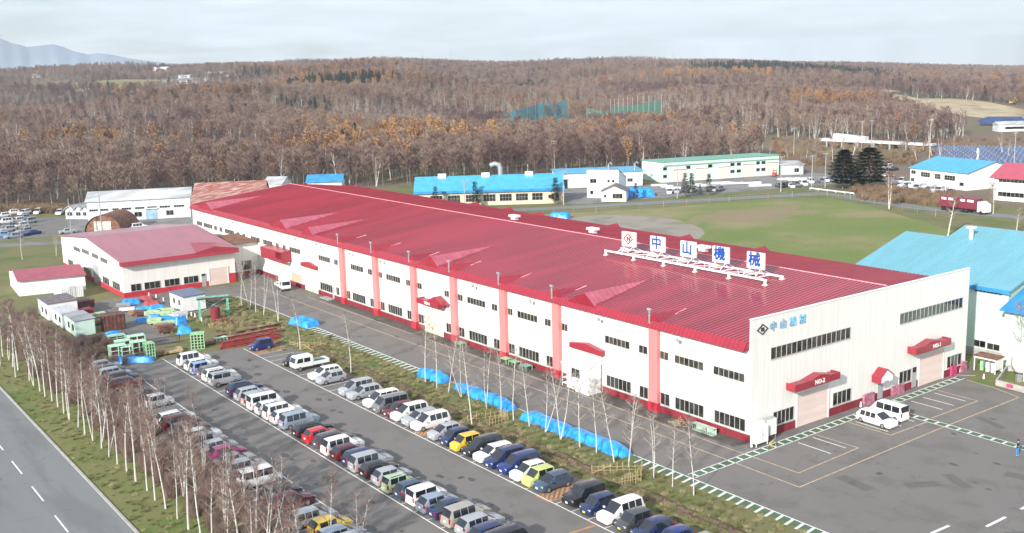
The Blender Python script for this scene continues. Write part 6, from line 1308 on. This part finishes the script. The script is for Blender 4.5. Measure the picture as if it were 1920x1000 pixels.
for k in range(620):
    a=rr_.uniform(1595,1800); b=rr_.uniform(345,405)
    if b<348+(a-1600)*.10 or b>368+(a-1560)*.125: continue
    p=gp(a,b); 
    if 168<p.x<177 and p.y<100: continue
    pts_.append((p.x,p.y,0,rr_.uniform(0,6.28),rr_.uniform(.5,1.0),rr_.randrange(3)))
for k in range(420):
    a=rr_.uniform(1440,1920); b=rr_.uniform(262,312); p=hit(a,b)
    if 1775<a and b>283: continue
    pts_.append((p.x,p.y,p.z,rr_.uniform(0,6.28),rr_.uniform(.6,1.3),rr_.randrange(3)))
for k in range(260):
    a=rr_.uniform(-10,120); b=rr_.uniform(392,400); p=gp(a,b); pts_.append((p.x,p.y,0,rr_.uniform(0,6.28),rr_.uniform(.6,1.2),rr_.randrange(3)))
mdt=twigmat('brush_twigs',[(.3,(.20,.13,.09)),(.5,(.24,.17,.11)),(.7,(.30,.22,.13))])
scatter('brushwood',pts_,[bush(60+k,h=2.0,n=120,r=1.4,tw=.07,m=mdt) for k in range(3)],'low brown brushwood between country road, viaduct and offices')
# white sheet stacks on the east lot, posts along the playing field
wl=random.Random(12)
for k,(a,b,L_) in enumerate(((1236,350,5),(1250,352,4),(1262,355,5),(1305,349,4),(1318,350,5),(1342,346,5),(1355,345,6),(1368,346,6),(1378,345,4),(1395,345,6),(1410,345,6),(1475,338,6),(1486,337,5),(1492,339,6),(1500,338,5),(1425,350,7))):
    p=gp(a,b); t=thing('white_board_stack',f'low white board stack on the lot before mint warehouse, {ORD[k]} from the left','stack',(p.x,p.y,0),wl.uniform(-.9,-.4),'white board stacks on the warehouse lot')
    for q_ in range(3): MB().box(-L_/2+wl.uniform(-.3,.3),L_/2,-.9+wl.uniform(-.2,.2),.9,.15+q_*.2,.31+q_*.2).build('board',white,t)
for k,(a,b) in enumerate(((1690,353),(1700,347),(1712,352),(1735,355),(1755,362),(1672,345),(1725,350),(1748,352),(1662,340),(1770,358))):
    p=gp(a,b); t=thing('white_board_stack',f'pale scrap board stack among cars below cyan-roofed office, {ORD[k]} from the left','stack',(p.x,p.y,0),wl.uniform(-.9,.4),'pale board stacks round the cyan-roofed office')
    for q_ in range(3): MB().box(-1.6+wl.uniform(-.3,.3),1.8,-.9,.9,.15+q_*.35,.45+q_*.35).build('board',oldwhite,t)
fp=[gp(*q_) for q_ in ((1075,404),(1200,393),(1330,382),(1440,374),(1530,368),(1572,370),(1640,384),(1720,400),(1790,413))]
t=thing('field_fence','thin wire fence with dark posts between country road and playing field','fence',(0,0,0))
for a,b in zip(fp,fp[1:]):
    n_=max(2,int((b-a).length/6)); wi=Vector((0,0,1.5))
    for k in range(n_): q_=a.lerp(b,k/n_); MB().tube([q_,q_+Vector((0,0,1.9))],.07,5).build('post',steel if k%2 else timd,t)
    for z in (.6,1.2,1.8): MB().tube([a+Vector((0,0,z)),b+Vector((0,0,z))],.02,3).build('wire',steel,t)
# ------------------------------------------------------------------ far mountains
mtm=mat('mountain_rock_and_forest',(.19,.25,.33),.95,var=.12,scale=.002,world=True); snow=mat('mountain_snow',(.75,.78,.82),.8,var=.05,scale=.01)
def mount(name,prof,dist,depth,m):
    mb=MB(); n=len(prof)
    rows=[(0,-1.0),(.35,.3),(.7,.72),(1,1),(1.6,.4),(2.2,-1.0)]
    for f,hf in rows:
        for (px,py) in prof:
            r1=ray(px,py); h0=Vector((r1.x,r1.y)).normalized(); dd=dist+depth*(f-1); hz=math.hypot(r1.x,r1.y); ztop=CAM.z+r1.z/hz*dist
            nz=1+.16*mnoise.noise(Vector((px/26,f*3,dist/999)))*(1 if f not in(1,) else 0)
            z=-60 if hf<0 else -60+(ztop+60)*hf*nz; mb.v.append((CAM.x+h0.x*dd,CAM.y+h0.y*dd,z))
    for i in range(len(rows)-1):
        for j in range(n-1): mb.f.append((i*n+j,i*n+j+1,(i+1)*n+j+1,(i+1)*n+j)); mb.m.append(0)
    return mb.build(name,m,kind='structure',smooth=60)
def dense(P_,st=6):
    out=[]
    for (a,b),(c,d_) in zip(P_,P_[1:]):
        k=max(1,int((c-a)/st))
        for q_ in range(k): f=q_/k; out.append((a+(c-a)*f,b+(d_-b)*f+.9*mnoise.noise(Vector(((a+(c-a)*f)/9,dist_seed,0)))))
    return out+[P_[-1]]
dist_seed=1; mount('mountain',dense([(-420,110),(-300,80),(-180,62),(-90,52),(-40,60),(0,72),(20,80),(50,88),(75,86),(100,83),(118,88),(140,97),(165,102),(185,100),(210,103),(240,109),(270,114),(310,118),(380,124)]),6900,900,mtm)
# ------------------------------------------------------------------ air
hz=bpy.data.materials.new('haze_air'); hz.use_nodes=True; n_=hz.node_tree; n_.nodes.clear(); o_=n_.nodes.new('ShaderNodeOutputMaterial'); v_=n_.nodes.new('ShaderNodeVolumePrincipled'); v_.inputs['Color'].default_value=(.80,.90,1,1); v_.inputs['Density'].default_value=.00013; v_.inputs['Anisotropy'].default_value=.2; n_.links.new(v_.outputs[0],o_.inputs['Volume'])
MB().box(-7600,7600,-7600,7600,-62,430).build('haze',hz,kind='stuff')
